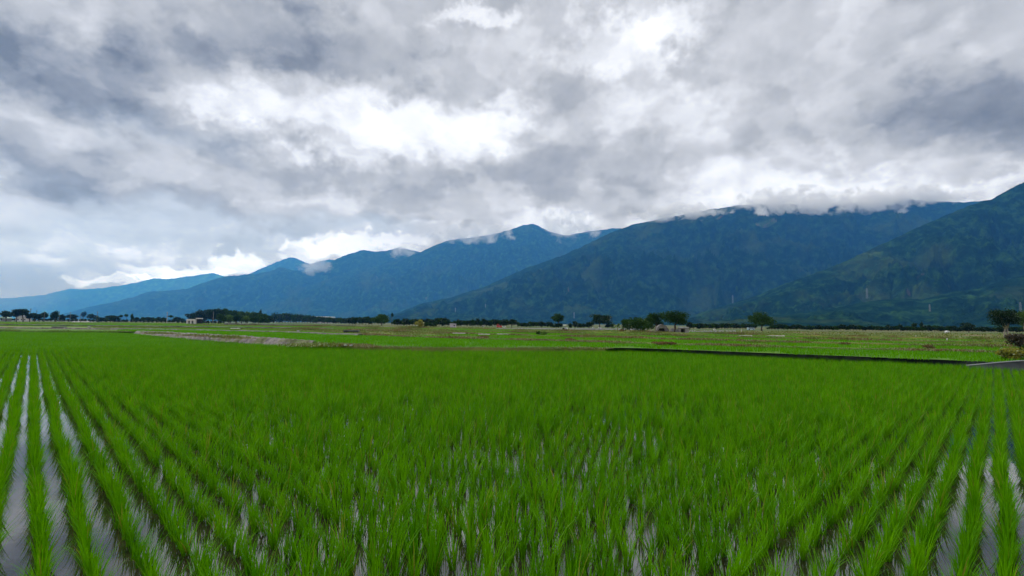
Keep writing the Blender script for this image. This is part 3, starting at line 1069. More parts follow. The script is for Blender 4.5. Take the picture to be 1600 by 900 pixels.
verge(l3, 0.76, 0.45, DR_, 'dry grass on the third bank', 1.0, 0.8, thin=0.0)
l4 = bank(4, 0.60, 0.86, 2.2, M['olive_soil'], 'fourth low bank far across the fields', x0=300)
verge(l4, 0.84, 0.6, DR_, 'dry grass on the fourth bank', 1.2, 1.0, thin=0.0)
verge(l4, 0.84, 0.6, GR, 'dark green grass on the fourth bank', 1.2, 1.0)
# thin rice-green line on the lip of the near field behind the wall
lip0 = [G(a, edge(0, a), 0.45) for a in np.linspace(-200, 212, 40)]
px = np.linspace(500, 945, 40)
lip = [G(a, edge(0, a), 0.45) for a in px]
lb = MB()
for q in lip:
    lb.v += [(q[0], q[1] - 0.35, -0.1), (q[0], q[1] - 0.12, 0.42), (q[0], q[1] + 0.25, 0.43), (q[0], q[1] + 0.6, 0.3)]
for j in range(39):
    for c in range(3):
        a = 4 * j + c
        lb.f.append((a, a + 4, a + 5, a + 1))
lb0 = MB()
for q in lip0:
    lb0.v += [(q[0], q[1] - 0.5, -0.1), (q[0], q[1] - 0.2, 0.42), (q[0], q[1] + 0.3, 0.47), (q[0], q[1] + 0.8, 0.3)]
for j in range(39):
    for c in range(3):
        a = 4 * j + c
        lb0.f.append((a, a + 4, a + 5, a + 1))
tag(lb0.build('bank', M['soil']), 'low green bank along the far left side of the near paddy', 'bank', kind='structure')
verge(lip0, 0.36, 0.5, GR, 'green grass on the low bank at the far left of the near paddy', 0.9, 0.3)
tag(lb.build('bank', M['olive_soil']), 'narrow earth bank between the near paddy and the next field', 'bank', kind='structure')
verge(lip, 0.40, 0.30, DR_, 'brown grass along the narrow bank behind the near paddy', 0.6, 0.18, thin=-0.1)
verge(lip, 0.40, 0.4, GR, 'green grass along the narrow bank behind the near paddy', 0.6, 0.18)


# concrete-faced step along the back of the near paddy
def strip_wall(name, pxs, top, bot, thick, mat, label, cat, cap=None, capmat=None, zb=-0.15):
    o = empty(name, G(pxs[len(pxs) // 2], bot[len(pxs) // 2], 0.3) * np.array([1, 1, 0]), label, cat)
    ol = np.array(o.location)
    mb, cb = MB(), MB()
    for a, t, b in zip(pxs, top, bot):
        q = G(a, b, 0.25)
        v = ray(a, t)
        tz = CAM[2] + v[2] / v[1] * q[1]
        d = np.array([-0.10, 0.995])
        mb.v += [tuple(np.array([q[0], q[1], zb]) - ol), tuple(np.array([q[0], q[1], tz]) - ol), tuple(np.array([q[0] + d[0] * thick, q[1] + d[1] * thick, tz]) - ol),
                 tuple(np.array([q[0] + d[0] * thick, q[1] + d[1] * thick, zb]) - ol)]
        cb.v += [tuple(np.array([q[0], q[1] - 0.03, tz + 0.003]) - ol), tuple(np.array([q[0], q[1] - 0.03, tz + 0.03]) - ol),
                 tuple(np.array([q[0] + d[0] * thick, q[1] + d[1] * thick + 0.03, tz + 0.03]) - ol), tuple(np.array([q[0] + d[0] * thick, q[1] + d[1] * thick + 0.03, tz + 0.003]) - ol)]
    for m_ in (mb, cb):
        n = len(pxs)
        for j in range(n - 1):
            for c in range(4):
                a, b2 = 4 * j + c, 4 * j + (c + 1) % 4
                m_.f.append((a, a + 4, b2 + 4, b2))
        m_.f.append((0, 1, 2, 3))
        m_.f.append(tuple(4 * (n - 1) + c for c in (3, 2, 1, 0)))
    mb.build('wall', mat, o)
    if cap:
        cb.build('coping', capmat, o)
    return o


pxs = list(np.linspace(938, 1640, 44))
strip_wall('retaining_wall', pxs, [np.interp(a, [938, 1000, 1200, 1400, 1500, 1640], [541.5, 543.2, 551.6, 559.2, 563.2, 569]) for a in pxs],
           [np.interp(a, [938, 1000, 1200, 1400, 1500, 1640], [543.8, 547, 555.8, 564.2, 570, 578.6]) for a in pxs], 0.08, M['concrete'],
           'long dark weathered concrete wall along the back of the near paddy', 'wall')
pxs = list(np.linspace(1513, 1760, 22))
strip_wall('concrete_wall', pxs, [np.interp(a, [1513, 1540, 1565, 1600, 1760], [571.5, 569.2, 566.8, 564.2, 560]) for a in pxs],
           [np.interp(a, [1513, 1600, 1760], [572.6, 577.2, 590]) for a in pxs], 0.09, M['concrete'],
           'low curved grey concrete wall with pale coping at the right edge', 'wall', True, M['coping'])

# stone bank on the left
n, kk = 160, 9
px = np.linspace(205, 480, n)
mb = MB()
for a in px:
    yb = np.interp(a, [205, 250, 310, 380, 440, 470, 498], [520, 524, 529, 533.5, 537.8, 538.8, 539])
    yt = np.interp(a, [205, 250, 310, 380, 440, 470, 498], [517.3, 518.8, 522.2, 526, 530.5, 532.5, 536.5])
    q = G(a, yb, 0.30)
    v = ray(a, yt)
    hz_ = CAM[2] + v[2] / v[1] * (q[1] + 0.5)
    for c in range(kk):
        f = c / (kk - 1)
        z = (-0.1 + (hz_ + 0.1) * min(1, f * 2.2)) if f < 0.7 else hz_ - (f - 0.7) * 0.8
        yy_ = q[1] + f * 2.2
        r1 = float(ridged(np.array([q[0] * 1.1]), np.array([yy_ * 1.1 + z * 1.5]), 81, 4)[0]) - 0.6
        mb.v.append((q[0], yy_ - r1 * 0.25, z + r1 * 0.30 * (0.2 if c == 0 else 1)))
for j in range(n - 1):
    for c in range(kk - 1):
        a = kk * j + c
        mb.f.append((a, a + kk, a + kk + 1, a + 1))
sb = mb.build('stone_bank', M['rubble'])
tag(sb, 'long bank of pale rubble and stones at the left behind the near paddy', 'stone bank')
bl = [G(a, np.interp(a, [205, 310, 440, 470, 520], [517.3, 522.2, 530.5, 532.5, 536.5]), 0.75) for a in np.linspace(205, 474, 60)]
verge(bl, 0.62, 0.6, GR, 'sparse green weeds on the stone bank', 0.9, 0.3, thin=0.12)
verge(bl, 0.60, 0.6, DR_, 'sparse dry weeds on the stone bank', 0.7, 0.4, thin=0.0)
bl = [G(a, 536.5, 0.5) for a in np.linspace(476, 512, 20)]
verge(bl, 0.35, 0.12, OL, 'yellow grass clump at the right end of the stone bank', 0.9, 0.3)

# ------------------------------------------------------------------ trees and shrubs
ZP = 0.62


def lobes_for(W, D, H, n, r, flat=0.0, spread=1.0):
    """crown lobes inside a W x D x H ellipsoid centred at 0"""
    L = []
    for i in range(n):
        a = r.uniform(0, 2 * math.pi)
        q = r.uniform(0.25, 0.78) * spread
        zz = r.uniform(-0.55, 0.62) * (1 - flat)
        L.append((q * math.cos(a) * W / 2, q * math.sin(a) * D / 2, zz * H / 2, r.uniform(0.34, 0.52) * W / 2, r.uniform(0.30, 0.50) * H / 2))
    L.append((0, 0, 0, W * 0.30, H * 0.36))
    L.append((0, 0, H * 0.18, W * 0.24, H * 0.30))
    return L


def crown_mesh(name, lobes, z0, count, leaf, mat, r, long=1.5, zmin=None):
    lb = np.array(lobes)
    wgt = lb[:, 3] ** 2 * lb[:, 4]
    pick = r.choice(len(lb), count, p=wgt / wgt.sum())
    d = r.normal(size=(count, 3))
    d /= np.linalg.norm(d, axis=1)[:, None]
    rad = r.uniform(size=count) ** 0.42
    rad = rad * (1 + 0.16 * r.normal(size=count) * (rad > 0.85))
    L = lb[pick]
    c = np.stack([L[:, 0] + d[:, 0] * rad * L[:, 3], L[:, 1] + d[:, 1] * rad * L[:, 3], z0 + L[:, 2] + d[:, 2] * rad * L[:, 4]], -1)
    if zmin is not None:
        c = c[c[:, 2] > zmin]
        d = d[:len(c)]
    n = len(c)
    nrm = d + r.normal(size=(n, 3)) * 0.8
    nrm /= np.linalg.norm(nrm, axis=1)[:, None]
    t = np.cross(nrm, r.normal(size=(n, 3)))
    t /= np.linalg.norm(t, axis=1)[:, None]
    b = np.cross(nrm, t)
    s = leaf * r.uniform(0.6, 1.3, n)[:, None]
    V = np.stack([c + t * s * long * 0.5, c + b * s * 0.36, c - t * s * long * 0.5, c - b * s * 0.36], 1).reshape(-1, 3)
    me = mesh_np(name, V, np.arange(n * 4).reshape(-1, 4))
    me.materials.append(mat)
    return me


def trunk_mb(h, rad, lobes, z0, r, stems=1, spread=0.0):
    mb = MB()
    for s in range(stems):
        ox = (s - (stems - 1) / 2) * spread
        tops = [(ox * 0.7, 0, 0), (ox + r.normal() * rad * .5, r.normal() * rad * .5, h * 0.5), (ox + r.normal() * rad, r.normal() * rad, h)]
        mb.tube(tops, [rad * 1.25, rad, rad * 0.8])
        for q in r.choice(len(lobes), min(4, len(lobes)), replace=False):
            l = lobes[q]
            e = (l[0] * 0.8, l[1] * 0.8, z0 + l[2] * 0.7)
            mid = ((tops[2][0] + e[0]) / 2, (tops[2][1] + e[1]) / 2, (h + e[2]) / 2 + 0.05 * h)
            mb.tube([tops[2], mid, e], [rad * 0.6, rad * 0.4, rad * 0.15], n=5)
    return mb


def tree(px, by, top, wpx, mat, label, kind='tree', cat='tree', group=None, trunk=0.25, nl=7, seed=0, count=None, bark='bark', flat=0.0, zp=ZP, stems=1, q=None,
         leafpx=1.5, trad=0.035, sspread=0.0, name_trunk='trunk'):
    r = np.random.default_rng(seed + int(px * 10))
    if q is None:
        q = G(px, by, zp)
    mp = q[1] / F
    H, W = (by - top) * mp * 1.12, wpx * mp * (1.35 if kind == 'shrub' and wpx < 16 else 1.22)
    th = H * trunk
    Hc = H - th * 0.9
    z0 = th * 0.9 + Hc / 2
    o = empty(kind, (q[0], q[1], q[2] - 0.02), label, cat, group)
    D = W * r.uniform(0.85, 1.05)
    lob = lobes_for(W, D, Hc, nl, r, flat)
    cnt = count or int(np.clip(wpx * (by - top) * 7, 380, 3600))
    link('crown', crown_mesh('crown', lob, z0, cnt, mp * leafpx * max(1.0, (wpx / 22.0) ** 0.3), mat, r, zmin=0.02), parent=o)
    trunk_mb(max(th, H * 0.15), max(H * trad, 0.03), lob, z0, r, stems, sspread * W).build(name_trunk, M[bark], o, smooth=True)
    return o


D_, I_, L_, Y_ = M['leaf_dark'], M['leaf_mid'], M['leaf_light'], M['leaf_yellow']
# -- far left, along the road
tree(9, 503, 487.2, 17, D_, 'low wide dark tree above the pale green shelter roof at far left', trunk=.35, nl=6, seed=1)
tree(25.5, 503, 484.8, 14, D_, 'dark domed tree merging with the taller flat-crowned one beside it at far left', trunk=.4, nl=6, seed=2)
tree(36, 503, 484.2, 15, D_, 'tallest dark tree of the far left group, flat crowned, above the white house', trunk=.42, nl=7, seed=3, flat=.3)
tree(46, 503, 491, 9, D_, 'small dark tree beside the tall utility pole at the left', trunk=.3, nl=5, seed=4)
tree(53.5, 503, 490.5, 9, D_, 'ragged dark tree between two utility poles at the left', trunk=.3, nl=5, seed=5)
tree(61, 503, 491.5, 8, D_, 'narrow dark tree just left of a broader round tree by the road', trunk=.3, nl=5, seed=6)
tree(68.5, 503, 489, 12, D_, 'round dark tree at the right end of the first roadside group', trunk=.35, nl=6, seed=7)
tree(86, 503, 487.2, 12, D_, 'blocky upright dark tree standing alone by the road at left', trunk=.18, nl=7, seed=8)
tree(97, 503.2, 492.3, 9, D_, 'short dark tree leaning on the right of the blocky upright tree', trunk=.2, nl=5, seed=9)
tree(114, 502.5, 492, 13, D_, 'compact ball-shaped dark tree beside the pale dirt track', trunk=.15, nl=6, seed=10)
tree(129.5, 501, 488.8, 7, D_, 'thin dark feathery tree just right of the pale dirt track', trunk=.35, nl=4, seed=11)
tree(141, 502, 491.5, 12, D_, 'spreading dark tree with ragged flat top right of the dirt track', trunk=.3, nl=6, seed=12, flat=.4)
tree(150, 502, 494, 11, I_, 'low dark green tree right of the ragged flat-topped one', trunk=.2, nl=5, seed=13)
tree(176, 504, 493.8, 17, D_, 'wide dark tree rising from the middle of the roadside shrub row', trunk=.15, nl=7, seed=14)
for j, (x, y0, t, wd, lb) in enumerate([(188.5, 504, 493.6, 5, 'thin palm-like tree with a tiny tuft, left of a pair, against the blue ridge'),
                                    (196.8, 504, 492.3, 6, 'taller thin palm-like tree with a tuft against the blue ridge'),
                                    (206, 504, 491.6, 4.5, 'narrow column-shaped tree right of the thin palm-like trees'),
                                    (266.5, 504, 494.0, 6, 'thin tree with a small flat tuft right of the tall pole')]):
    tree(x, y0, t, wd, I_, lb, trunk=.75 if j != 2 else .2, nl=3, seed=20 + j, flat=.5 if j != 2 else 0, trad=.02)
for j, (x, t, wd) in enumerate([(213, 496.2, 10), (223, 496, 9), (231, 495.6, 9), (239, 496.2, 9), (247, 495.5, 9), (255, 496.3, 9), (276, 495.8, 14), (285, 497.8, 9), (158, 496.5, 9), (166, 497.2, 9)]):
    tree(x, 504, t, wd, I_ if j % 2 else D_, 'dark bushy shrub behind the roadside row, left of the white shed', kind='shrub', cat='shrub', group='shrubs behind the roadside row', trunk=.1, nl=5, seed=30 + j)
# clipped shrubs along the road: gaps of pale light between them
sx_ = list(np.arange(47, 345, 6.6)) + list(np.arange(2, 44, 7.0))
for j, x in enumerate(sx_):
    by = np.interp(x, [0, 120, 290, 345], [501.9, 503.2, 505.4, 506.2])
    tree(x + rng.normal(0, .4), by, by - rng.uniform(4.2, 5.4), rng.uniform(5.0, 6.2), D_, 'small dark round shrub in the long evenly spaced roadside row at the left', kind='shrub', cat='shrub',
         group='roadside row of small shrubs', trunk=.12, nl=3, seed=60 + j, count=170, leafpx=1.2)
# -- the dense grove
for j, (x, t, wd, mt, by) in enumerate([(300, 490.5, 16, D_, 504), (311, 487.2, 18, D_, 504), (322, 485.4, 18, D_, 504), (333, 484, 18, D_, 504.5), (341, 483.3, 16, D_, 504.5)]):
    tree(x, by, t, wd, mt, 'dark tree in the left half of the dense grove behind the white shed', group='dark trees of the dense grove', trunk=.12, nl=7, seed=120 + j)
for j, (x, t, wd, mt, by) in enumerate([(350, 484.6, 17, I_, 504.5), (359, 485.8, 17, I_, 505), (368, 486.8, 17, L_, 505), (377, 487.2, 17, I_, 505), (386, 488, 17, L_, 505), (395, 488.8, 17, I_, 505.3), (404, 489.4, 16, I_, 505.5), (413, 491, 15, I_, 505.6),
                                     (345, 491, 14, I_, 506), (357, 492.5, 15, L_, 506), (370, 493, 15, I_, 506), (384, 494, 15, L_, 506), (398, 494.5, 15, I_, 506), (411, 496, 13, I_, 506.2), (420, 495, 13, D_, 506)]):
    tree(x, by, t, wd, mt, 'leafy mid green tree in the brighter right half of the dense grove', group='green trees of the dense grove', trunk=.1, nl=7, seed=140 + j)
tree(406.5, 505, 485.5, 3.5, D_, 'slim dark pointed tree poking up above the right end of the grove', trunk=.3, nl=3, seed=160)
# -- long wood in front of the white roof
for j, x in enumerate(np.arange(428, 552, 4.4)):
    t = np.interp(x, [428, 450, 480, 520, 552], [489.5, 491, 494, 497, 498.5]) + rng.normal(0, .6)
    tree(x, np.interp(x, [428, 552], [504, 506]), t, rng.uniform(11, 14), D_ if j % 4 else I_, 'dark tree in the even wood that runs below the long white roof', count=700, group='trees of the long wood', trunk=.04, nl=6, seed=180 + j)
# -- hedge line, middle
for j, x in enumerate(np.arange(546, 584, 5)):
    tree(x, 507.5, 496.5 + rng.normal(0, .8), rng.uniform(9, 12), I_ if j % 2 else D_, 'bushy green shrub between the long wood and the big bamboo clump', kind='shrub', cat='shrub', group='shrubs left of the bamboo clump', trunk=.1, nl=5, seed=200 + j)
tree(596, 509.3, 492.2, 30, I_, 'big arching bamboo clump, bright green on its right side, by the canal', kind='bamboo', cat='bamboo', trunk=.1, nl=11, seed=210, count=2600)
tree(612.3, 508, 490.8, 3.4, D_, 'slender pole-like tree with a small dark tuft right of the bamboo clump', trunk=.7, nl=2, seed=211, trad=.018)
for j, x in enumerate(np.arange(617, 702, 4.6)):
    tree(x, 509 + (x - 617) * .015, 499.2 + rng.normal(0, .9), rng.uniform(8, 12), (I_, D_, D_)[j % 3], 'dull green shrub between the bamboo clump and the small lilac hut', kind='shrub', cat='shrub', group='shrubs right of the bamboo clump', trunk=.1, nl=5, seed=220 + j)
for j, x in enumerate((667, 672.5, 678.5)):
    tree(x, 511.6, 504.3, 7, I_, 'small pale green orchard bush right of the ochre-topped bush', kind='shrub', cat='shrub', group='orchard bushes', trunk=.1, nl=4, seed=240 + j)
tree(656, 513.5, 500.4, 13, Y_, 'ochre-topped bush with a dark green foot beside the end of the canal', kind='shrub', cat='shrub', trunk=.1, nl=6, seed=245)
for j, x in enumerate(np.arange(712, 794, 4.4)):
    tree(x, 510.2, 500.5 + rng.normal(0, 1.0), rng.uniform(7, 11), D_ if j % 3 else I_, 'dark shrub in the hedge between the lilac hut and the red truck', kind='shrub', cat='shrub', group='shrubs behind the lilac hut', trunk=.1, nl=5, seed=250 + j)
tree(799.5, 512, 499.4, 15, D_, 'small almost black round tree on a short trunk right of the red truck', trunk=.22, nl=7, seed=270)
for j, x in enumerate(np.arange(810, 862, 4.6)):
    tree(x, 511.5, 504 + rng.normal(0, .7), rng.uniform(7, 10), D_ if j % 2 else I_, 'low shrub in the hedge right of the small black round tree', kind='shrub', cat='shrub', group='shrubs right of the black tree', trunk=.1, nl=4, seed=280 + j)
tree(846, 511.5, 502.6, 9, D_, 'dark mound-shaped shrub standing a little above the low hedge', kind='shrub', cat='shrub', trunk=.1, nl=5, seed=290)
tree(872.5, 512, 491.8, 18, I_, 'green tree with a lopsided pointed crown behind the farm tractor', trunk=.35, nl=7, seed=300)
for j, x in enumerate((862, 869, 876, 891, 898, 906, 912)):
    tree(x, 513, 505.5 + rng.normal(0, .6), rng.uniform(8, 10), D_, 'dark low shrub under the lopsided green tree and beside the tractor', kind='shrub', cat='shrub', group='shrubs around the tractor', trunk=.1, nl=4, seed=310 + j)
tree(899, 512.5, 502.5, 7.5, D_, 'tiny flat-topped tree below the pylon', trunk=.5, nl=4, seed=320, flat=.4)
tree(937, 513.5, 492.8, 30, D_, 'broad dark umbrella-shaped tree with white cars under it', trunk=.30, nl=10, seed=325, count=2600)
tree(920.5, 513.5, 503.5, 15, D_, 'dark round bush tucked under the left side of the umbrella-shaped tree', kind='shrub', cat='shrub', trunk=.1, nl=6, seed=326)
for j, x in enumerate((950, 956)):
    tree(x, 513.3, 506, 8, D_, 'shaded shrub under the right side of the umbrella-shaped tree', kind='shrub', cat='shrub', group='shrubs under the umbrella tree', trunk=.1, nl=4, seed=328 + j)
# -- cluster round the stone ruin
tree(992, 520.5, 496.3, 36, I_, 'big rounded green bush at the left of the stone ruin', kind='shrub', cat='shrub', trunk=.08, nl=14, seed=340, count=3400)
tree(975.5, 519.5, 500.8, 9, D_, 'small dark tree peeping out behind the left of the big rounded bush', trunk=.3, nl=4, seed=341)
tree(1012, 519.5, 497, 18, I_, 'mid green bush between the big rounded bush and the stone arch', kind='shrub', cat='shrub', trunk=.1, nl=8, seed=342)
tree(1025, 518.8, 491.6, 24, I_, 'olive green tree rising behind the stone arch', trunk=.3, nl=9, seed=343, count=2400)
tree(1054.5, 521.8, 487.2, 38, I_, 'tallest tree at the stone ruin, heavy dark green crown on a reddish trunk', trunk=.36, nl=13, seed=344, count=3600, trad=.045)
tree(1077, 516.5, 504.5, 9, D_, 'small dark tree behind the right side of the stone hut', trunk=.2, nl=5, seed=345)
for j, x in enumerate(np.arange(1084, 1182, 4.8)):
    tree(x, 514.2, 506.6 + rng.normal(0, .7), rng.uniform(8, 11), D_ if j % 3 else I_, 'dark low shrub in the hedge between the stone ruin and the lone round tree', kind='shrub', cat='shrub', group='shrubs right of the stone ruin', trunk=.1, nl=4, seed=350 + j)
tree(1190.3, 517, 489.4, 36, I_, 'lone round tree with a dense dark crown on a short trunk, right of centre', trunk=.24, nl=14, seed=370, count=3400)
# -- hedge line on the right
for j, x in enumerate(np.arange(1206, 1650, 4.9)):
    by = np.interp(x, [1207, 1300, 1550, 1650], [515.4, 516.2, 519.0, 520.4])
    t = np.interp(x, [1207, 1300, 1420, 1500, 1556, 1650], [508.2, 509.4, 510.2, 511.0, 512.4, 512.5]) + rng.normal(0, .8)
    tree(x, by, t, rng.uniform(8, 12), D_ if j % 4 else I_, 'dark shrub in the long hedge line at the foot of the mountains on the right', kind='shrub', cat='shrub', group='shrubs of the right hedge line', trunk=.1, nl=5, seed=380 + j)
tree(1428.5, 517.2, 505.6, 7, D_, 'pointed dark tree standing up from the right hedge line', trunk=.15, nl=4, seed=450)
tree(1441, 517.2, 504.2, 4.5, D_, 'thinner and taller spike of a tree in the right hedge line', trunk=.2, nl=3, seed=451)
tree(1514, 519.5, 505.4, 18, D_, 'round black-green tree near the right end of the hedge line', trunk=.12, nl=9, seed=452)
tree(1388, 516.8, 508.2, 8, D_, 'small bump of a tree in the middle of the right hedge line', trunk=.2, nl=4, seed=453)
# -- right edge
tree(1573, 530, 487.5, 38, D_, 'dark tree with two pale trunks leaning left near the right edge', trunk=.33, nl=12, seed=460, count=3600, bark='bark_pale', stems=2, sspread=.10, trad=.028)
tree(1602, 528, 488.5, 24, L_, 'lighter green leafy tree cut off by the right edge', trunk=.4, nl=8, seed=461, count=2400, bark='bark_pale')
tree(1566, 521, 511, 10, D_, 'dark shrub in shade under the two-trunked tree', kind='shrub', cat='shrub', trunk=.1, nl=4, seed=462)
tree(1594, 545.5, 523, 34, M['twig'], 'bare brown twiggy bush at the right edge behind the low wall', kind='shrub', cat='shrub', trunk=.1, nl=9, seed=463, count=2600, leafpx=2.2)
tree(1586, 563.5, 544, 34, Y_, 'yellowish green grassy shrub on top of the low concrete wall', kind='shrub', cat='shrub', trunk=.06, nl=10, seed=464, count=1700, zp=0.5, leafpx=2.6)
tree(1612, 562.5, 538, 34, I_, 'dark leafy shrub at the extreme right edge above the wall', kind='shrub', cat='shrub', trunk=.06, nl=8, seed=465, count=1700, zp=0.5, leafpx=2.2)


def banana(px, by, top, wpx, label):
    q = G(px, by, ZP)
    mp = q[1] / F
    H, W = (by - top) * mp, wpx * mp
    o = empty('banana_plant', tuple(q), label, 'banana plant')
    MB().tube([(0, 0, 0), (0.02, 0, H * .35), (0.05, 0, H * .62)], [H * .05, H * .04, H * .02]).build('stem', M['leaf_yellow'], o, smooth=True)
    r = np.random.default_rng(int(px))
    mb = MB()
    for j in range(11):
        a = j * 2.4
        ca_, sa_ = math.cos(a), math.sin(a)
        ln = W * .55 * r.uniform(.8, 1.15)
        el_ = r.uniform(.35, 1.2)
        prev = None
        for t in range(6):
            f = t / 5
            rr = ln * f
            z = H * .6 + math.sin(el_) * ln * f * 1.3 - ln * 0.75 * f * f
            wdt = ln * .17 * math.sin(math.pi * (0.08 + .9 * f))
            cur = [(rr * ca_ - sa_ * wdt, rr * sa_ + ca_ * wdt, z), (rr * ca_ + sa_ * wdt, rr * sa_ - ca_ * wdt, z)]
            if prev:
                mb.poly([prev[0], prev[1], cur[1], cur[0]])
            prev = cur
    mb.build('crown', M['leaf_light'], o)
    return o


banana(965, 519.3, 505.2, 18, 'pale green banana plant with drooping leaves left of the big rounded bush')
banana(959, 518.6, 508.5, 9, 'smaller banana plant just left of the pale green one')

# ------------------------------------------------------------------ stone ruin


def blockat(kind, px, by, label, cat, zp=ZP, group=None):
    q = G(px, by, zp)
    return empty(kind, tuple(q), label, cat, group), q[1] / F


def rock(kind, px, by, wpx, hpx, label, mat, seed, cat='rock', dpx=None, group=None, lean=0.0, boxy=0.0):
    """one weathered stone: a rounded block roughened by noise"""
    q = G(px, by, ZP)
    mp = q[1] / F
    import bmesh
    bm = bmesh.new()
    bmesh.ops.create_icosphere(bm, subdivisions=4, radius=1.0)
    for v in bm.verts:
        c = v.co.copy()
        mx = max(abs(c.x), abs(c.y), abs(c.z))
        c = c.lerp(c / mx, boxy)
        nz_ = float(fbm(np.array([c.x * 1.6 + seed]), np.array([c.y * 1.6 + c.z * 2.1]), seed, 4)[0])
        c *= 1 + 0.16 * nz_
        v.co = (c.x * wpx * mp / 2 + lean * c.z * hpx * mp / 2, c.y * (dpx or wpx) * mp / 2, (c.z * 0.55 + 0.45) * hpx * mp)
    me = bpy.data.meshes.new(kind)
    bm.to_mesh(me)
    bm.free()
    o = link(kind, me, mat, loc=(q[0], q[1], q[2] - 0.03))
    tag(o, label, cat, group)
    return o


# arch: two piers carrying a rough vault
o, mp = blockat('stone_arch', 1034, 521.5, 'weathered grey stone arch with a dark hollow under the olive green tree', 'stone arch')
outer = [(-8.2, 0), (-8.6, 6), (-7.6, 10.5), (-4.5, 13.4), (0, 14.4), (4, 13.6), (7, 11.5), (8.5, 7), (9.0, 0)]
inner = [(-6.6, 0), (-6.4, 5.5), (-4.6, 8.4), (-1, 9.8), (2.4, 9.2), (4.6, 7.2), (5.4, 4.5), (5.4, 2.5), (5.6, 0)]
mb = MB()
r = np.random.default_rng(5)
jit = [(r.normal(0, .25), r.normal(0, .25)) for _ in outer]
nA = len(outer)
for y in (-3.2, 0.0, 3.4):
    for (x, z), (jx, jz) in zip(outer, jit):
        mb.v.append(((x + jx + r.normal(0, .2)) * mp, y * mp, max(0, z + jz + r.normal(0, .2)) * mp))
    for (x, z) in inner:
        mb.v.append(((x + r.normal(0, .2)) * mp, y * mp, max(0, z + r.normal(0, .15)) * mp))
S_ = 2 * nA
for y in range(2):
    for i in range(nA - 1):
        a = y * S_ + i
        mb.f.append((a, a + S_, a + S_ + 1, a + 1))
        a = y * S_ + nA + i
        mb.f.append((a + 1, a + S_ + 1, a + S_, a))
for y, flip in ((0, 0), (2, 1)):
    for i in range(nA - 1):
        a = y * S_ + i
        f_ = (a, a + 1, a + nA + 1, a + nA)
        mb.f.append(f_ if not flip else tuple(reversed(f_)))
mb.build('vault', M['stone'], o)
MB().box(-6.0 * mp, 5.2 * mp, 1.6 * mp, 2.4 * mp, 0, 8.6 * mp).build('hollow_shade', M['void'], o)  # black panel stands in for the shade in the arch's hollow
rock('boulder', 1042.5, 521.6, 6, 11, 'tall pale boulder leaning against the right side of the stone arch', M['stone'], 3, lean=-.25)
rock('boulder', 1049.5, 521.9, 6.5, 9.5, 'jagged grey boulder between the leaning boulder and the tree trunk', M['stone'], 8, lean=.3, boxy=.3)
rock('boulder', 1058, 522.0, 5, 8, 'small grey boulder between the tree trunk and the stone hut', M['stone'], 12, boxy=.3)
rock('boulder', 1019, 520.3, 15, 4.2, 'long low ridge of pale stones left of the arch', M['stone'], 15, dpx=6, boxy=.4)
rock('boulder', 1065.3, 522.8, 3.4, 2.0, 'small whitish rock in front of the stone hut', M['concrete_pale'], 16)
rock('boulder', 1077.5, 522.6, 3.6, 1.5, 'small whitish rock right of the stone hut', M['concrete_pale'], 18)
rock('boulder', 1041, 524.0, 6, 1.8, 'flat grey rock lying in the grass in front of the stone arch', M['stone'], 19)
o, mp = blockat('stone_hut', 1067.5, 522.2, 'small square stone hut with a black doorway at the right of the ruin', 'hut')
mb = MB()
mb.box(-7.0 * mp, -4.9 * mp, -4 * mp, 4 * mp, 0, 10 * mp).box(1.6 * mp, 7.4 * mp, -4 * mp, 4 * mp, 0, 10.2 * mp, .06).box(-4.9 * mp, 1.6 * mp, -4 * mp, 4 * mp, 8.2 * mp, 10.0 * mp)
mb.build('wall', M['stone'], o)
MB().box(-4.9 * mp, 1.6 * mp, 2.5 * mp, 3.2 * mp, 0, 8.2 * mp).build('doorway', M['void'], o)
MB().box(-7.6 * mp, 7.9 * mp, -4.6 * mp, 4.6 * mp, 10.21 * mp, 11.3 * mp, .1).build('roof', M['roof_grey'], o)
o, mp = blockat('thatched_hut', 971, 519.6, 'tiny brown thatched shelter between the banana plant and the big rounded bush', 'hut')
MB().box(-4 * mp, 4.2 * mp, -3 * mp, 3 * mp, 2.6 * mp, 5.4 * mp, .55).build('roof', M['dry'], o)
for sx1 in (-3.2, 3.2):
    for sy1 in (-2.2, 2.2):
        MB().tube([(sx1 * mp, sy1 * mp, 0), (sx1 * mp, sy1 * mp, 2.7 * mp)], .3 * mp).build('post', M['bark'], o)
MB().box(-3 * mp, 3 * mp, 1.6 * mp, 2.0 * mp, 0, 2.6 * mp).build('wall', M['earth'], o)

# ------------------------------------------------------------------ houses and sheds
o, mp = blockat('shed', 301, 506.2, 'white shed with dark arched openings in front of the grove', 'shed')
mb = MB()
mb.box(-10 * mp, 4.4 * mp, 0, 8 * mp, 5.1 * mp, 7.6 * mp)
for x0, x1 in ((-10, -7.6), (-4.4, -2.2), (1.0, 4.4)):
    mb.box(x0 * mp, x1 * mp, 0, 8 * mp, 0, 5.1 * mp)
mb.build('wall', M['white'], o)
MB().box(-7.6 * mp, 1.0 * mp, 3 * mp, 3.4 * mp, 0, 5.1 * mp).build('opening', M['void'], o)
MB().box(4.42 * mp, 11 * mp, -.5 * mp, 8 * mp, 7.8 * mp, 9.4 * mp, .05).build('roof', M['white'], o)
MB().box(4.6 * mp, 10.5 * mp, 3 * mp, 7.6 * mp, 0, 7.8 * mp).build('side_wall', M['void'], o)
o, mp = blockat('house', 32, 502.6, 'white house half hidden under the tallest far left trees', 'house')
MB().box(-8 * mp, 10 * mp, 0, 7 * mp, 0, 7 * mp).build('wall', M['white'], o)
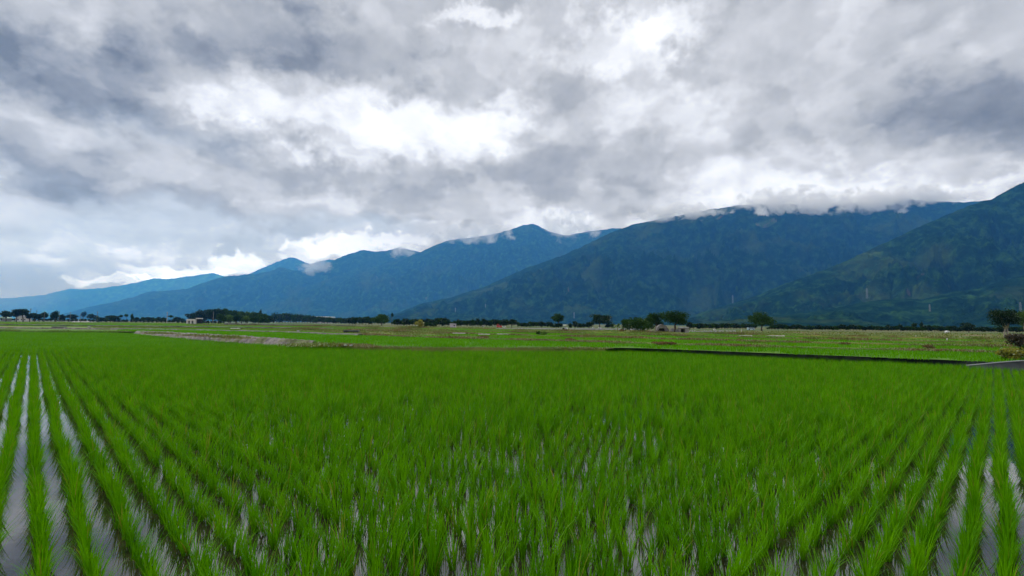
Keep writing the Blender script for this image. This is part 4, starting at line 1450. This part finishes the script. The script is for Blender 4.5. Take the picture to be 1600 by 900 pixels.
MB().prism([(-8.6 * mp, 7.01 * mp), (10.6 * mp, 7.01 * mp), (1 * mp, 9.8 * mp)], -.6 * mp, 7.6 * mp).build('roof', M['roof_grey'], o)
for x in (-5, 0.5, 5.5):
    MB().box(x * mp, (x + 2) * mp, -.06 * mp, -.01 * mp, 2 * mp, 4.6 * mp).build('window', M['glass'], o)
o, mp = blockat('shelter', 4, 502.8, 'open shelter with a pale green roof at the far left edge', 'shelter')
MB().prism([(-8 * mp, 6.0 * mp), (8 * mp, 5.0 * mp), (8 * mp, 5.7 * mp), (0, 8.3 * mp), (-8 * mp, 7.4 * mp)], 0, 8 * mp).build('roof', M['roof_green'], o)
for x in (-7, 0, 7):
    MB().box((x - .3) * mp, (x + .3) * mp, .3 * mp, .9 * mp, 0, 5.1 * mp).build('post', M['steel'], o)
MB().box(-7 * mp, 7 * mp, 6 * mp, 6.5 * mp, 0, 5 * mp).build('wall', M['roof_grey'], o)
q = G(503, 503, ZP)
q = P(503, 499.5, 520)
o = empty('warehouse', (q[0], q[1], 0.3), 'far warehouse whose long white roof shows above the wood', 'warehouse')
mp = q[1] / F
hz_ = 2 + (502.8 - 494.8) * mp
MB().box(-12.5 * mp, 12.5 * mp, 0, 14, 0, hz_ - 1.4 * mp).build('wall', M['white'], o)
MB().prism([(-13 * mp, hz_ - 1.38 * mp), (13 * mp, hz_ - 1.38 * mp), (12.8 * mp, hz_ - .5 * mp), (0, hz_), (-12.8 * mp, hz_ - .1 * mp)], -1, 15).build('roof', M['car_white'], o)
o, mp = blockat('hut', 707.5, 512, 'small lilac-grey hut with a dark window in the hedge left of centre', 'hut')
MB().box(-4.6 * mp, 4.4 * mp, 0, 6 * mp, 0, 5.2 * mp).build('wall', M['lilac'], o)
MB().prism([(-5.2 * mp, 5.21 * mp), (5 * mp, 5.21 * mp), (4.6 * mp, 6.2 * mp), (-4.8 * mp, 6.8 * mp)], -.6 * mp, 6.6 * mp).build('roof', M['roof_grey'], o)
MB().box(1.2 * mp, 3.4 * mp, -.1 * mp, -.02 * mp, 2.6 * mp, 4.4 * mp).build('window', M['glass'], o)
o, mp = blockat('hut', 1481.3, 520.3, 'tiny white hut in front of the right hedge line', 'hut')
MB().box(-2.6 * mp, 2.6 * mp, 0, 3 * mp, 0, 2.2 * mp).build('wall', M['white'], o)
MB().prism([(-3 * mp, 2.21 * mp), (3 * mp, 2.21 * mp), (0, 3.4 * mp)], -.3 * mp, 3.3 * mp).build('roof', M['car_white'], o)
o, mp = blockat('greenhouse', 754.3, 511.6, 'tiny pale domed greenhouse between the lilac hut and the red truck', 'greenhouse')
arc = [(2.2 * mp * math.cos(a), 3.6 * mp * math.sin(a)) for a in np.linspace(0, math.pi, 9)]
MB().prism(list(reversed(arc)), 0, 6 * mp).build('cover', M['concrete_pale'], o)
MB().box(-.6 * mp, .6 * mp, -.08 * mp, -.02 * mp, 0, 2 * mp).build('door', M['glass'], o)

# ------------------------------------------------------------------ vehicles


def car(px, by, lpx, hpx, mat, label, cat='car', van=False, zp=ZP):
    q = G(px, by, zp)
    mp = q[1] / F
    o = empty('car', tuple(q), label, cat)
    L, H = lpx * mp, hpx * mp
    W = L * .42
    if van:
        prof = [(-.5, .18), (.5, .18), (.5, .5), (.42, .62), (.30, 1), (-.49, 1), (-.5, .9)]
    else:
        prof = [(-.5, .2), (.5, .2), (.5, .48), (.30, .58), (.14, 1), (-.22, 1), (-.40, .60), (-.5, .56)]
    MB().prism([(x * L, z * H) for x, z in prof], -W / 2, W / 2).build('body', mat, o)
    wz = (.62, .92)
    xs_ = ((-.42, -.05), (.0, .30)) if van else ((-.27, -.05), (-.02, .16))
    for a, b in xs_:
        MB().box(a * L, b * L, -W / 2 - .012, -W / 2 - .003, wz[0] * H, wz[1] * H).build('window', M['glass'], o)
    for a in (-.32, .32):
        for sgn in (-1, 1):
            MB().tube([(a * L, sgn * W * .5 - .03 * L, .2 * H), (a * L, sgn * W * .5 + .03 * L, .2 * H)], .2 * H, n=14).build('wheel', M['rubber'], o)
    return o


car(937.5, 513.6, 5.6, 2.4, M['car_white'], 'white car parked under the umbrella-shaped tree')
car(927.2, 513.2, 3.6, 1.9, M['car_white'], 'smaller white car behind the bush left of the first white car')
car(788, 512, 6.4, 2.6, M['car_white'], 'white car right behind the red truck')
car(1173.4, 515.9, 10.4, 4.2, M['car_blue'], 'pale blue van parked left of the lone round tree', 'van', True)
car(1116.5, 515.9, 3.8, 1.7, M['car_white'], 'white car far along the grey road right of the stone ruin')
o, mp = blockat('truck', 780, 512.6, 'small red farm truck with a dark open bed on the field road', 'truck')
MB().prism([(-4 * mp, 1.2 * mp), (-.2 * mp, 1.2 * mp), (-.2 * mp, 6.2 * mp), (-3.2 * mp, 6.2 * mp), (-4 * mp, 3.8 * mp)], -1.6 * mp, 1.6 * mp).build('cab', M['red'], o)
MB().box(-2.9 * mp, -.8 * mp, -1.66 * mp, -1.61 * mp, 3.9 * mp, 5.6 * mp).build('window', M['glass'], o)
mb = MB().box(-.1 * mp, 4.2 * mp, -1.6 * mp, 1.6 * mp, 1.2 * mp, 1.6 * mp).box(-.1 * mp, 4.2 * mp, -1.6 * mp, -1.4 * mp, 1.61 * mp, 3.6 * mp)
mb.box(-.1 * mp, 4.2 * mp, 1.4 * mp, 1.6 * mp, 1.61 * mp, 3.6 * mp).box(4.0 * mp, 4.2 * mp, -1.39 * mp, 1.39 * mp, 1.61 * mp, 3.6 * mp)
mb.build('bed', M['red'], o)
MB().box(.2 * mp, 3.9 * mp, -1.3 * mp, 1.3 * mp, 1.62 * mp, 4.6 * mp, .2).build('load', M['void'], o)
for a in (-2.6, 2.8):
    for sgn in (-1.4, 1.4):
        MB().tube([(a * mp, (sgn - .3) * mp, .9 * mp), (a * mp, (sgn + .3) * mp, .9 * mp)], .9 * mp, n=14).build('wheel', M['rubber'], o)
o, mp = blockat('tractor', 882.5, 515.8, 'small farm tractor with a white canopy at the edge of the fields', 'tractor')
MB().prism([(-3.0 * mp, 1.5 * mp), (2.6 * mp, 1.5 * mp), (2.6 * mp, 4.0 * mp), (-.2 * mp, 4.2 * mp), (-1.0 * mp, 3.0 * mp), (-3.0 * mp, 3.0 * mp)], -1 * mp, 1 * mp).build('body', M['lilac'], o)
MB().box(-2.8 * mp, 2.2 * mp, -1.4 * mp, 1.4 * mp, 7.4 * mp, 8.2 * mp, .12).build('canopy', M['car_white'], o)
for a in (-2.4, 1.6):
    for sgn in (-1.1, 1.1):
        MB().tube([(a * mp, sgn * mp, 1.5 * mp), (a * mp, sgn * mp, 7.4 * mp)], .16 * mp).build('post', M['steel'], o)
for a, rr in ((-2.0, 1.8), (2.2, 1.1)):
    for sgn in (-1.3, 1.3):
        MB().tube([(a * mp, (sgn - .35) * mp, rr * mp), (a * mp, (sgn + .35) * mp, rr * mp)], rr * mp, n=16).build('wheel', M['rubber'], o)
MB().prism([(2.7 * mp, 1.4 * mp), (4.2 * mp, 1.4 * mp), (3.6 * mp, 4.6 * mp), (2.7 * mp, 4.0 * mp)], -1.1 * mp, 1.1 * mp).build('seed_hopper', M['car_white'], o)

# ------------------------------------------------------------------ poles and pylons
for x, t, arm, lb in [(17.2, 484, 1, 'thin grey utility pole between the two leftmost dark trees'), (46.6, 481.8, 1, 'tallest dark utility pole right of the flat-crowned tree at the left'),
                      (56.2, 484.6, 1, 'dark utility pole just right of the tallest pole'), (68.5, 486.5, 0, 'short thin pole rising out of the round tree at the left'),
                      (91.8, 486, 0, 'thin pole behind the blocky upright tree'), (109, 487.6, 1, 'thin pole on the left of the ball-shaped tree'), (125.5, 489, 0, 'thin pole just left of the feathery tree'),
                      (151.3, 486.5, 1, 'thin pole right of the ragged flat-topped tree'), (260.5, 487.6, 1, 'pale double utility pole left of the white shed'), (332.6, 487.3, 0, 'thin pale lamp pole in front of the dense grove')]:
    by = np.interp(x, [0, 120, 290, 345], [502.4, 503.6, 505.6, 506.4])
    o, mp = blockat('utility_pole', x, by, lb, 'pole')
    h = (by - t) * mp
    rad = .30 * mp if x not in (46.6, 260.5) else .48 * mp
    MB().tube([(0, 0, 0), (0, 0, h)], [rad, rad * .7], n=8).build('pole', M['pole'] if x < 200 else M['concrete_pale'], o)
    if arm:
        MB().box(-1.3 * mp, 1.3 * mp, -.15 * mp, .15 * mp, h * .90, h * .90 + .28 * mp).build('crossarm', M['pole'], o)
        for xx in (-1.1, 1.1):
            MB().tube([(xx * mp, 0, h * .90 + .29 * mp), (xx * mp, 0, h * .90 + .75 * mp)], .14 * mp).build('insulator', M['white'], o)

bpy.context.view_layer.update()
hills = [ob for ob in scene.objects if ob.name.startswith('mountain')]


def terrain_hit(px, py):
    best = None
    d = Vector(ray(px, py))
    for ob in hills:
        ok, loc, nn, fi = ob.ray_cast(Vector(CAM), d)
        if ok and (best is None or (loc - Vector(CAM)).length < best[0]):
            best = ((loc - Vector(CAM)).length, loc)
    return best[1] if best else Vector(P(px, py, 1500))


for x, b, t, lb in [(1145, 473.5, 461, 'steel lattice pylon on the left end of the right-hand spur'), (1355, 466.5, 450.5, 'tallest steel lattice pylon in the middle of the right-hand slope'),
                    (1453, 486.5, 475.5, 'steel lattice pylon on the low spur above the right hedge line'), (1595, 488, 472, 'steel lattice pylon above the right-edge trees'),
                    (897, 497, 487.5, 'lattice pylon between the lopsided tree and the umbrella-shaped tree'), (711.5, 487.5, 481, 'tiny pale pylon above the lilac hut'),
                    (758.5, 480.5, 475, 'tiny pale pylon on the slope above the greenhouse')]:
    q = terrain_hit(x, b)
    mp = q.y / F
    h = (b - t) * mp
    o = empty('pylon', tuple(q), lb, 'pylon')
    w0, w1 = max(h * .13, .75 * mp), h * .05
    tk = .17 * mp
    mb = MB()
    for sx1, sy1 in ((-1, -1), (1, -1), (1, 1), (-1, 1)):
        mb.tube([(sx1 * w0 / 2, sy1 * w0 / 2, -.05 * h), (sx1 * w1, sy1 * w1, h * .7), (sx1 * w1 * .4, sy1 * w1 * .4, h)], tk, n=5)
    N = 7
    for s in range(N):
        f0, f1 = s / N, (s + 1) / N
        for sy1 in (-1, 1):
            wa, wb = (w0 / 2) * (1 - f0) + w1 * .5 * f0, (w0 / 2) * (1 - f1) + w1 * .5 * f1
            mb.tube([(-wa, sy1 * wa, h * f0), (wb, sy1 * wb, h * f1)], tk * .6, n=4)
            mb.tube([(wa, sy1 * wa, h * f0), (-wb, sy1 * wb, h * f1)], tk * .6, n=4)
    mb.build('tower', M['steel'], o)
    for f in (.68, .80, .92):
        MB().tube([(-h * .13, 0, h * f), (0, 0, h * (f + .02)), (h * .13, 0, h * f)], tk * .8, n=5).build('crossarm', M['steel'], o)

# ------------------------------------------------------------------ roads, canal, small things in the fields


def flat_strip(name, pts_lo, pts_hi, z, mat, label, cat, kind='structure'):
    mb = MB()
    for a, b in zip(pts_lo, pts_hi):
        mb.v += [tuple(G(a[0], a[1], z)), tuple(G(b[0], b[1], z))]
    for j in range(len(pts_lo) - 1):
        mb.f.append((2 * j, 2 * j + 2, 2 * j + 3, 2 * j + 1))
    return tag(mb.build(name, mat), label, cat, kind=kind)


xr = np.linspace(1072, 1150, 12)
flat_strip('road', [(a, 518.6) for a in xr], [(a, 516.2) for a in xr], .72, M['road'], 'pale grey road surface right of the stone ruin', 'road')
xr = np.linspace(775, 1010, 20)
flat_strip('road', [(a, 513.9 + (a - 775) * .006) for a in xr], [(a, 512.6 + (a - 775) * .005) for a in xr], .74, M['road'], 'grey farm road in front of the middle hedge', 'road')
xr = np.linspace(112, 146, 8)
flat_strip('road', [(a, 503.9 + abs(a - 128) * .01) for a in xr], [(a, 501.4) for a in xr], .76, M['concrete_pale'], 'pale dirt track at the left', 'road')


def low_wall(name, xs_, top, bot, mat, label, cat, z=.55, capmat=None):
    o = empty(name, tuple(G(xs_[len(xs_) // 2], bot[len(xs_) // 2], z)), label, cat)
    ol = np.array(o.location)
    mb, cb = MB(), MB()
    for a, t, b in zip(xs_, top, bot):
        q = G(a, b, z)
        tz = CAM[2] + ray(a, t)[2] / ray(a, t)[1] * q[1]
        for m_, z0_, z1_, e in ((mb, z - .3, tz - .12, 0), (cb, tz - .118, tz, .05)):
            m_.v += [tuple(np.array([q[0], q[1] - e, z0_]) - ol), tuple(np.array([q[0], q[1] - e, z1_]) - ol), tuple(np.array([q[0], q[1] + .4 + e, z1_]) - ol), tuple(np.array([q[0], q[1] + .4 + e, z0_]) - ol)]
    for m_, nm, mt in ((mb, 'wall', mat), (cb, 'coping', capmat or mat)):
        n = len(xs_)
        for j in range(n - 1):
            for c in range(4):
                a, b2 = 4 * j + c, 4 * j + (c + 1) % 4
                m_.f.append((a, a + 4, b2 + 4, b2))
        m_.f.append((0, 1, 2, 3))
        m_.f.append(tuple(4 * (n - 1) + c for c in (3, 2, 1, 0)))
        m_.build(nm, mt, o)
    return o


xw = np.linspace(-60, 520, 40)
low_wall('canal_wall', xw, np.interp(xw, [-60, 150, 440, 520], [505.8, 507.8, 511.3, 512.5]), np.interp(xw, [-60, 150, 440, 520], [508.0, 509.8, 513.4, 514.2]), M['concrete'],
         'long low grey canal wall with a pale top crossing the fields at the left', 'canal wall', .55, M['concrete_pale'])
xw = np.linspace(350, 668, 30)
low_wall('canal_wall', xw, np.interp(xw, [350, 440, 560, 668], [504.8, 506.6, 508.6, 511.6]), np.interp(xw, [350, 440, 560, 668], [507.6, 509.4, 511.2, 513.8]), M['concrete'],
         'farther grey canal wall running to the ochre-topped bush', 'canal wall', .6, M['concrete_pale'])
o, mp = blockat('culvert', 548, 520.4, 'dark concrete culvert box set into the second bank', 'culvert', .5)
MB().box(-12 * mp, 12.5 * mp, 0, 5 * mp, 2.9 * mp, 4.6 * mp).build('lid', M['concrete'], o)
MB().box(-11.5 * mp, 12 * mp, .6 * mp, 4.6 * mp, -.5 * mp, 2.9 * mp).build('box', M['void'], o)
o, mp = blockat('culvert', 90, 513.6, 'dark culvert mouth in the field edge at far left', 'culvert', .5)
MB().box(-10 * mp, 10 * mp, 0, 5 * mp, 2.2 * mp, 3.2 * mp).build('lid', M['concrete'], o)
MB().box(-9.5 * mp, 9.5 * mp, .6 * mp, 4.6 * mp, -.5 * mp, 2.2 * mp).build('box', M['void'], o)
for x0, x1, b, lb in [(358, 380, 513.6, 'white plastic sheet lying on the canal wall at the left'), (707, 728, 521.0, 'thin white row cover right below the lilac hut'),
                      (747, 766, 522.6, 'white row cover in the grass below the greenhouse'), (777, 799, 522.3, 'pale row cover in the grass below the red truck'),
                      (1155, 1172, 524.8, 'pale strip of plastic below the pale blue van'), (1200, 1222, 525.2, 'pale strip of plastic right of the lone round tree')]:
    q0, q1 = G(x0, b, .72), G(x1, b, .72)
    o = empty('row_cover', tuple((q0 + q1) / 2), lb, 'row cover')
    Lh = (q1[0] - q0[0]) / 2
    mp = q0[1] / F
    arc = [(-.35 + .35 * math.cos(a) + .35, .95 * mp * math.sin(a)) for a in np.linspace(0, math.pi, 8)]
    mb = MB()
    nn = 14
    for i in range(nn + 1):
        x = -Lh + 2 * Lh * i / nn
        hh = 1 + .25 * math.sin(i * 2.3) + .15 * math.sin(i * 5.1)
        mb.v += [(x, yy_ + .05 * math.sin(i * 1.7), z * hh) for yy_, z in arc]
    for i in range(nn):
        for j in range(7):
            a = i * 8 + j
            mb.f.append((a, a + 1, a + 9, a + 8))
    mb.build('sheet', M['concrete_pale'], o, smooth=True)
for x, t, b, lb in [(1480, 528.2, 532.4, 'short white marker post in the strip fields on the right'), (1431.2, 524.5, 529.5, 'thin pale marker stake left of the white marker post'),
                    (1158.6, 515.2, 519.5, 'thin pale stake left of the lone round tree')]:
    o, mp = blockat('marker_post', x, b, lb, 'post')
    MB().box(-.55 * mp, .55 * mp, -.55 * mp, .55 * mp, 0, (b - t) * mp * .82).build('shaft', M['white'], o)
    MB().box(-.7 * mp, .7 * mp, -.7 * mp, .7 * mp, (b - t) * mp * .821, (b - t) * mp, .3).build('cap', M['white'], o)
for j, (x, b, wd, h, lb) in enumerate([(540.5, 539.6, 4, 1.8, 'pale stone at the left of a pair on the narrow bank'), (548.5, 540, 5, 2.2, 'larger pale stone of the pair on the narrow bank'),
                                  (466, 518.2, 4, 2.6, 'whitish upright stone on the grey rubble bank'), (139, 511.5, 4, 1.9, 'small white stone by the canal at the left')]):
    q = G(x, b, .45)
    rock('field_stone', x, b, wd, h, lb, M['concrete_pale'], 40 + j)
tree(842, 523.4, 517.4, 8, I_, 'low green weed clump in the grassy strips below the hedge, its right neighbour wider', kind='weed_clump', cat='weeds', trunk=.1, nl=4, seed=500)
tree(850.5, 523.6, 518.6, 14, L_, 'wider pale green weed clump right of the low green one', kind='weed_clump', cat='weeds', trunk=.1, nl=5, seed=501)
for j, (x, b, t, wd) in enumerate([(1035, 538.3, 533.8, 24), (1049, 538.6, 534.2, 14), (757, 528.4, 524.8, 20), (1155, 533, 529.3, 12), (1451, 544.8, 538.2, 12), (1320, 538.5, 535, 14), (890, 532, 528.5, 20)]):
    lbs = ['reddish brown heap of dry grass on the bank left of the long wall', 'olive brown tussock at the right end of the reddish brown heap', 'dark red-brown grass heap on the bank below the greenhouse',
           'brown tussock on the bank below the pale blue van', 'dark tussock standing above the second bank at the right', 'brown tussock halfway along the second bank at the right', 'long brown tussock on the bank below the farm tractor']
    tree(x, b, t, wd, M['dry'], lbs[j], kind='grass_tussock', cat='tussock', trunk=.05, nl=7, seed=520 + j, flat=.3, zp=.6, leafpx=1.8)

# ------------------------------------------------------------------ mist clinging to the crests


def mist_mat(name, dens, scale, thr, soft=0.25, amp=3.8):
    m, k, out = new_mat(name)
    tc = k.n('ShaderNodeTexCoord')
    geo = k.n('ShaderNodeNewGeometry')
    ln = k.n('ShaderNodeVectorMath', operation='LENGTH')
    k.lk(tc.outputs['Object'], ln.inputs[0])
    nz = k.noise(geo.outputs['Position'], scale, 5.0, 0.62, dist=0.3)
    f = k.m('SUBTRACT', k.m('MULTIPLY', k.m('SUBTRACT', nz, 0.5), amp), k.m('ADD', k.m('MULTIPLY', k.m('POWER', ln.outputs['Value'], 2.0), 0.62), thr))
    d = k.m('MULTIPLY', k.smooth(f, 0.0, soft), dens)
    pv = k.n('ShaderNodeVolumePrincipled')
    pv.inputs['Color'].default_value = (0.995, 0.995, 0.995, 1)
    pv.inputs['Anisotropy'].default_value = 0.1
    k.lk(d, pv.inputs['Density'])
    k.lk(pv.outputs[0], out.inputs['Volume'])
    m.cycles.volume_step_rate = 1.0
    return m


MM = mist_mat('mist', 0.020, 0.0110, -0.34, 0.45)
MM2 = mist_mat('mist_far', 0.008, 0.0062, -0.30, 0.45)
for px_, py_, rx, ry, dep, lb in [
        (1240, 319, 110, 23, 3290, 'ragged white mist on the crest of the broad massif right of centre'),
        (1350, 317, 95, 21, 3290, 'white mist spilling over the crest of the broad massif farther right'),
        (1440, 307, 70, 15, 3300, 'thin mist along the right end of the broad massif crest'),
        (1186, 337, 17, 16, 3180, 'small detached puff of mist below the crest of the broad massif'),
        (1060, 334, 90, 14, 3340, 'thin streak of mist along the left part of the broad massif crest'),
        (890, 352, 62, 24, 5900, 'white mist bank right of the pointed middle mountain top'),
        (735, 366, 85, 13, 5900, 'thin mist along the left shoulder of the pointed middle mountain'),
        (492, 416, 34, 13, 6700, 'white mist in the notch of the long blue ridge at the left'),
        (630, 391, 40, 12, 6700, 'small mist patch at the right end of the long blue ridge')]:
    q = P(px_, py_, dep)
    mp = q[1] / F
    import bmesh
    bm = bmesh.new()
    bmesh.ops.create_icosphere(bm, subdivisions=3, radius=1.0)
    me = bpy.data.meshes.new('mist')
    bm.to_mesh(me)
    bm.free()
    o = link('mist', me, MM if dep < 5000 else MM2, loc=tuple(q))
    o.scale = (rx * mp, max(rx * mp * .5, ry * mp * 1.2), ry * mp * 1.25)
    tag(o, lb, 'mist', kind='stuff')

VEIL = mist_mat('rain_veil', 0.0004, 0.0008, -0.55, 0.7, 1.0)
q = P(-20, 455, 9300)
mp = q[1] / F
bm = bmesh.new()
bmesh.ops.create_icosphere(bm, subdivisions=3, radius=1.0)
me = bpy.data.meshes.new('mist')
bm.to_mesh(me)
bm.free()
o = link('mist', me, VEIL, loc=tuple(q))
o.scale = (170 * mp, 900, 52 * mp)
tag(o, 'pale veil of rain in front of the far hazy range at the left edge', 'mist', kind='stuff')

# ------------------------------------------------------------------ render settings
scene.view_settings.view_transform = 'Standard'
scene.view_settings.look = 'None'
scene.view_settings.exposure = 0.0
scene.view_settings.gamma = 1.0
scene.view_settings.use_curve_mapping = False
scene.render.engine = 'CYCLES'
cy = scene.cycles
cy.max_bounces = 8
cy.diffuse_bounces = 3
cy.glossy_bounces = 3
cy.transmission_bounces = 4
cy.volume_bounces = 6
cy.transparent_max_bounces = 8
cy.caustics_reflective = False
cy.caustics_refractive = False
cy.use_denoising = True
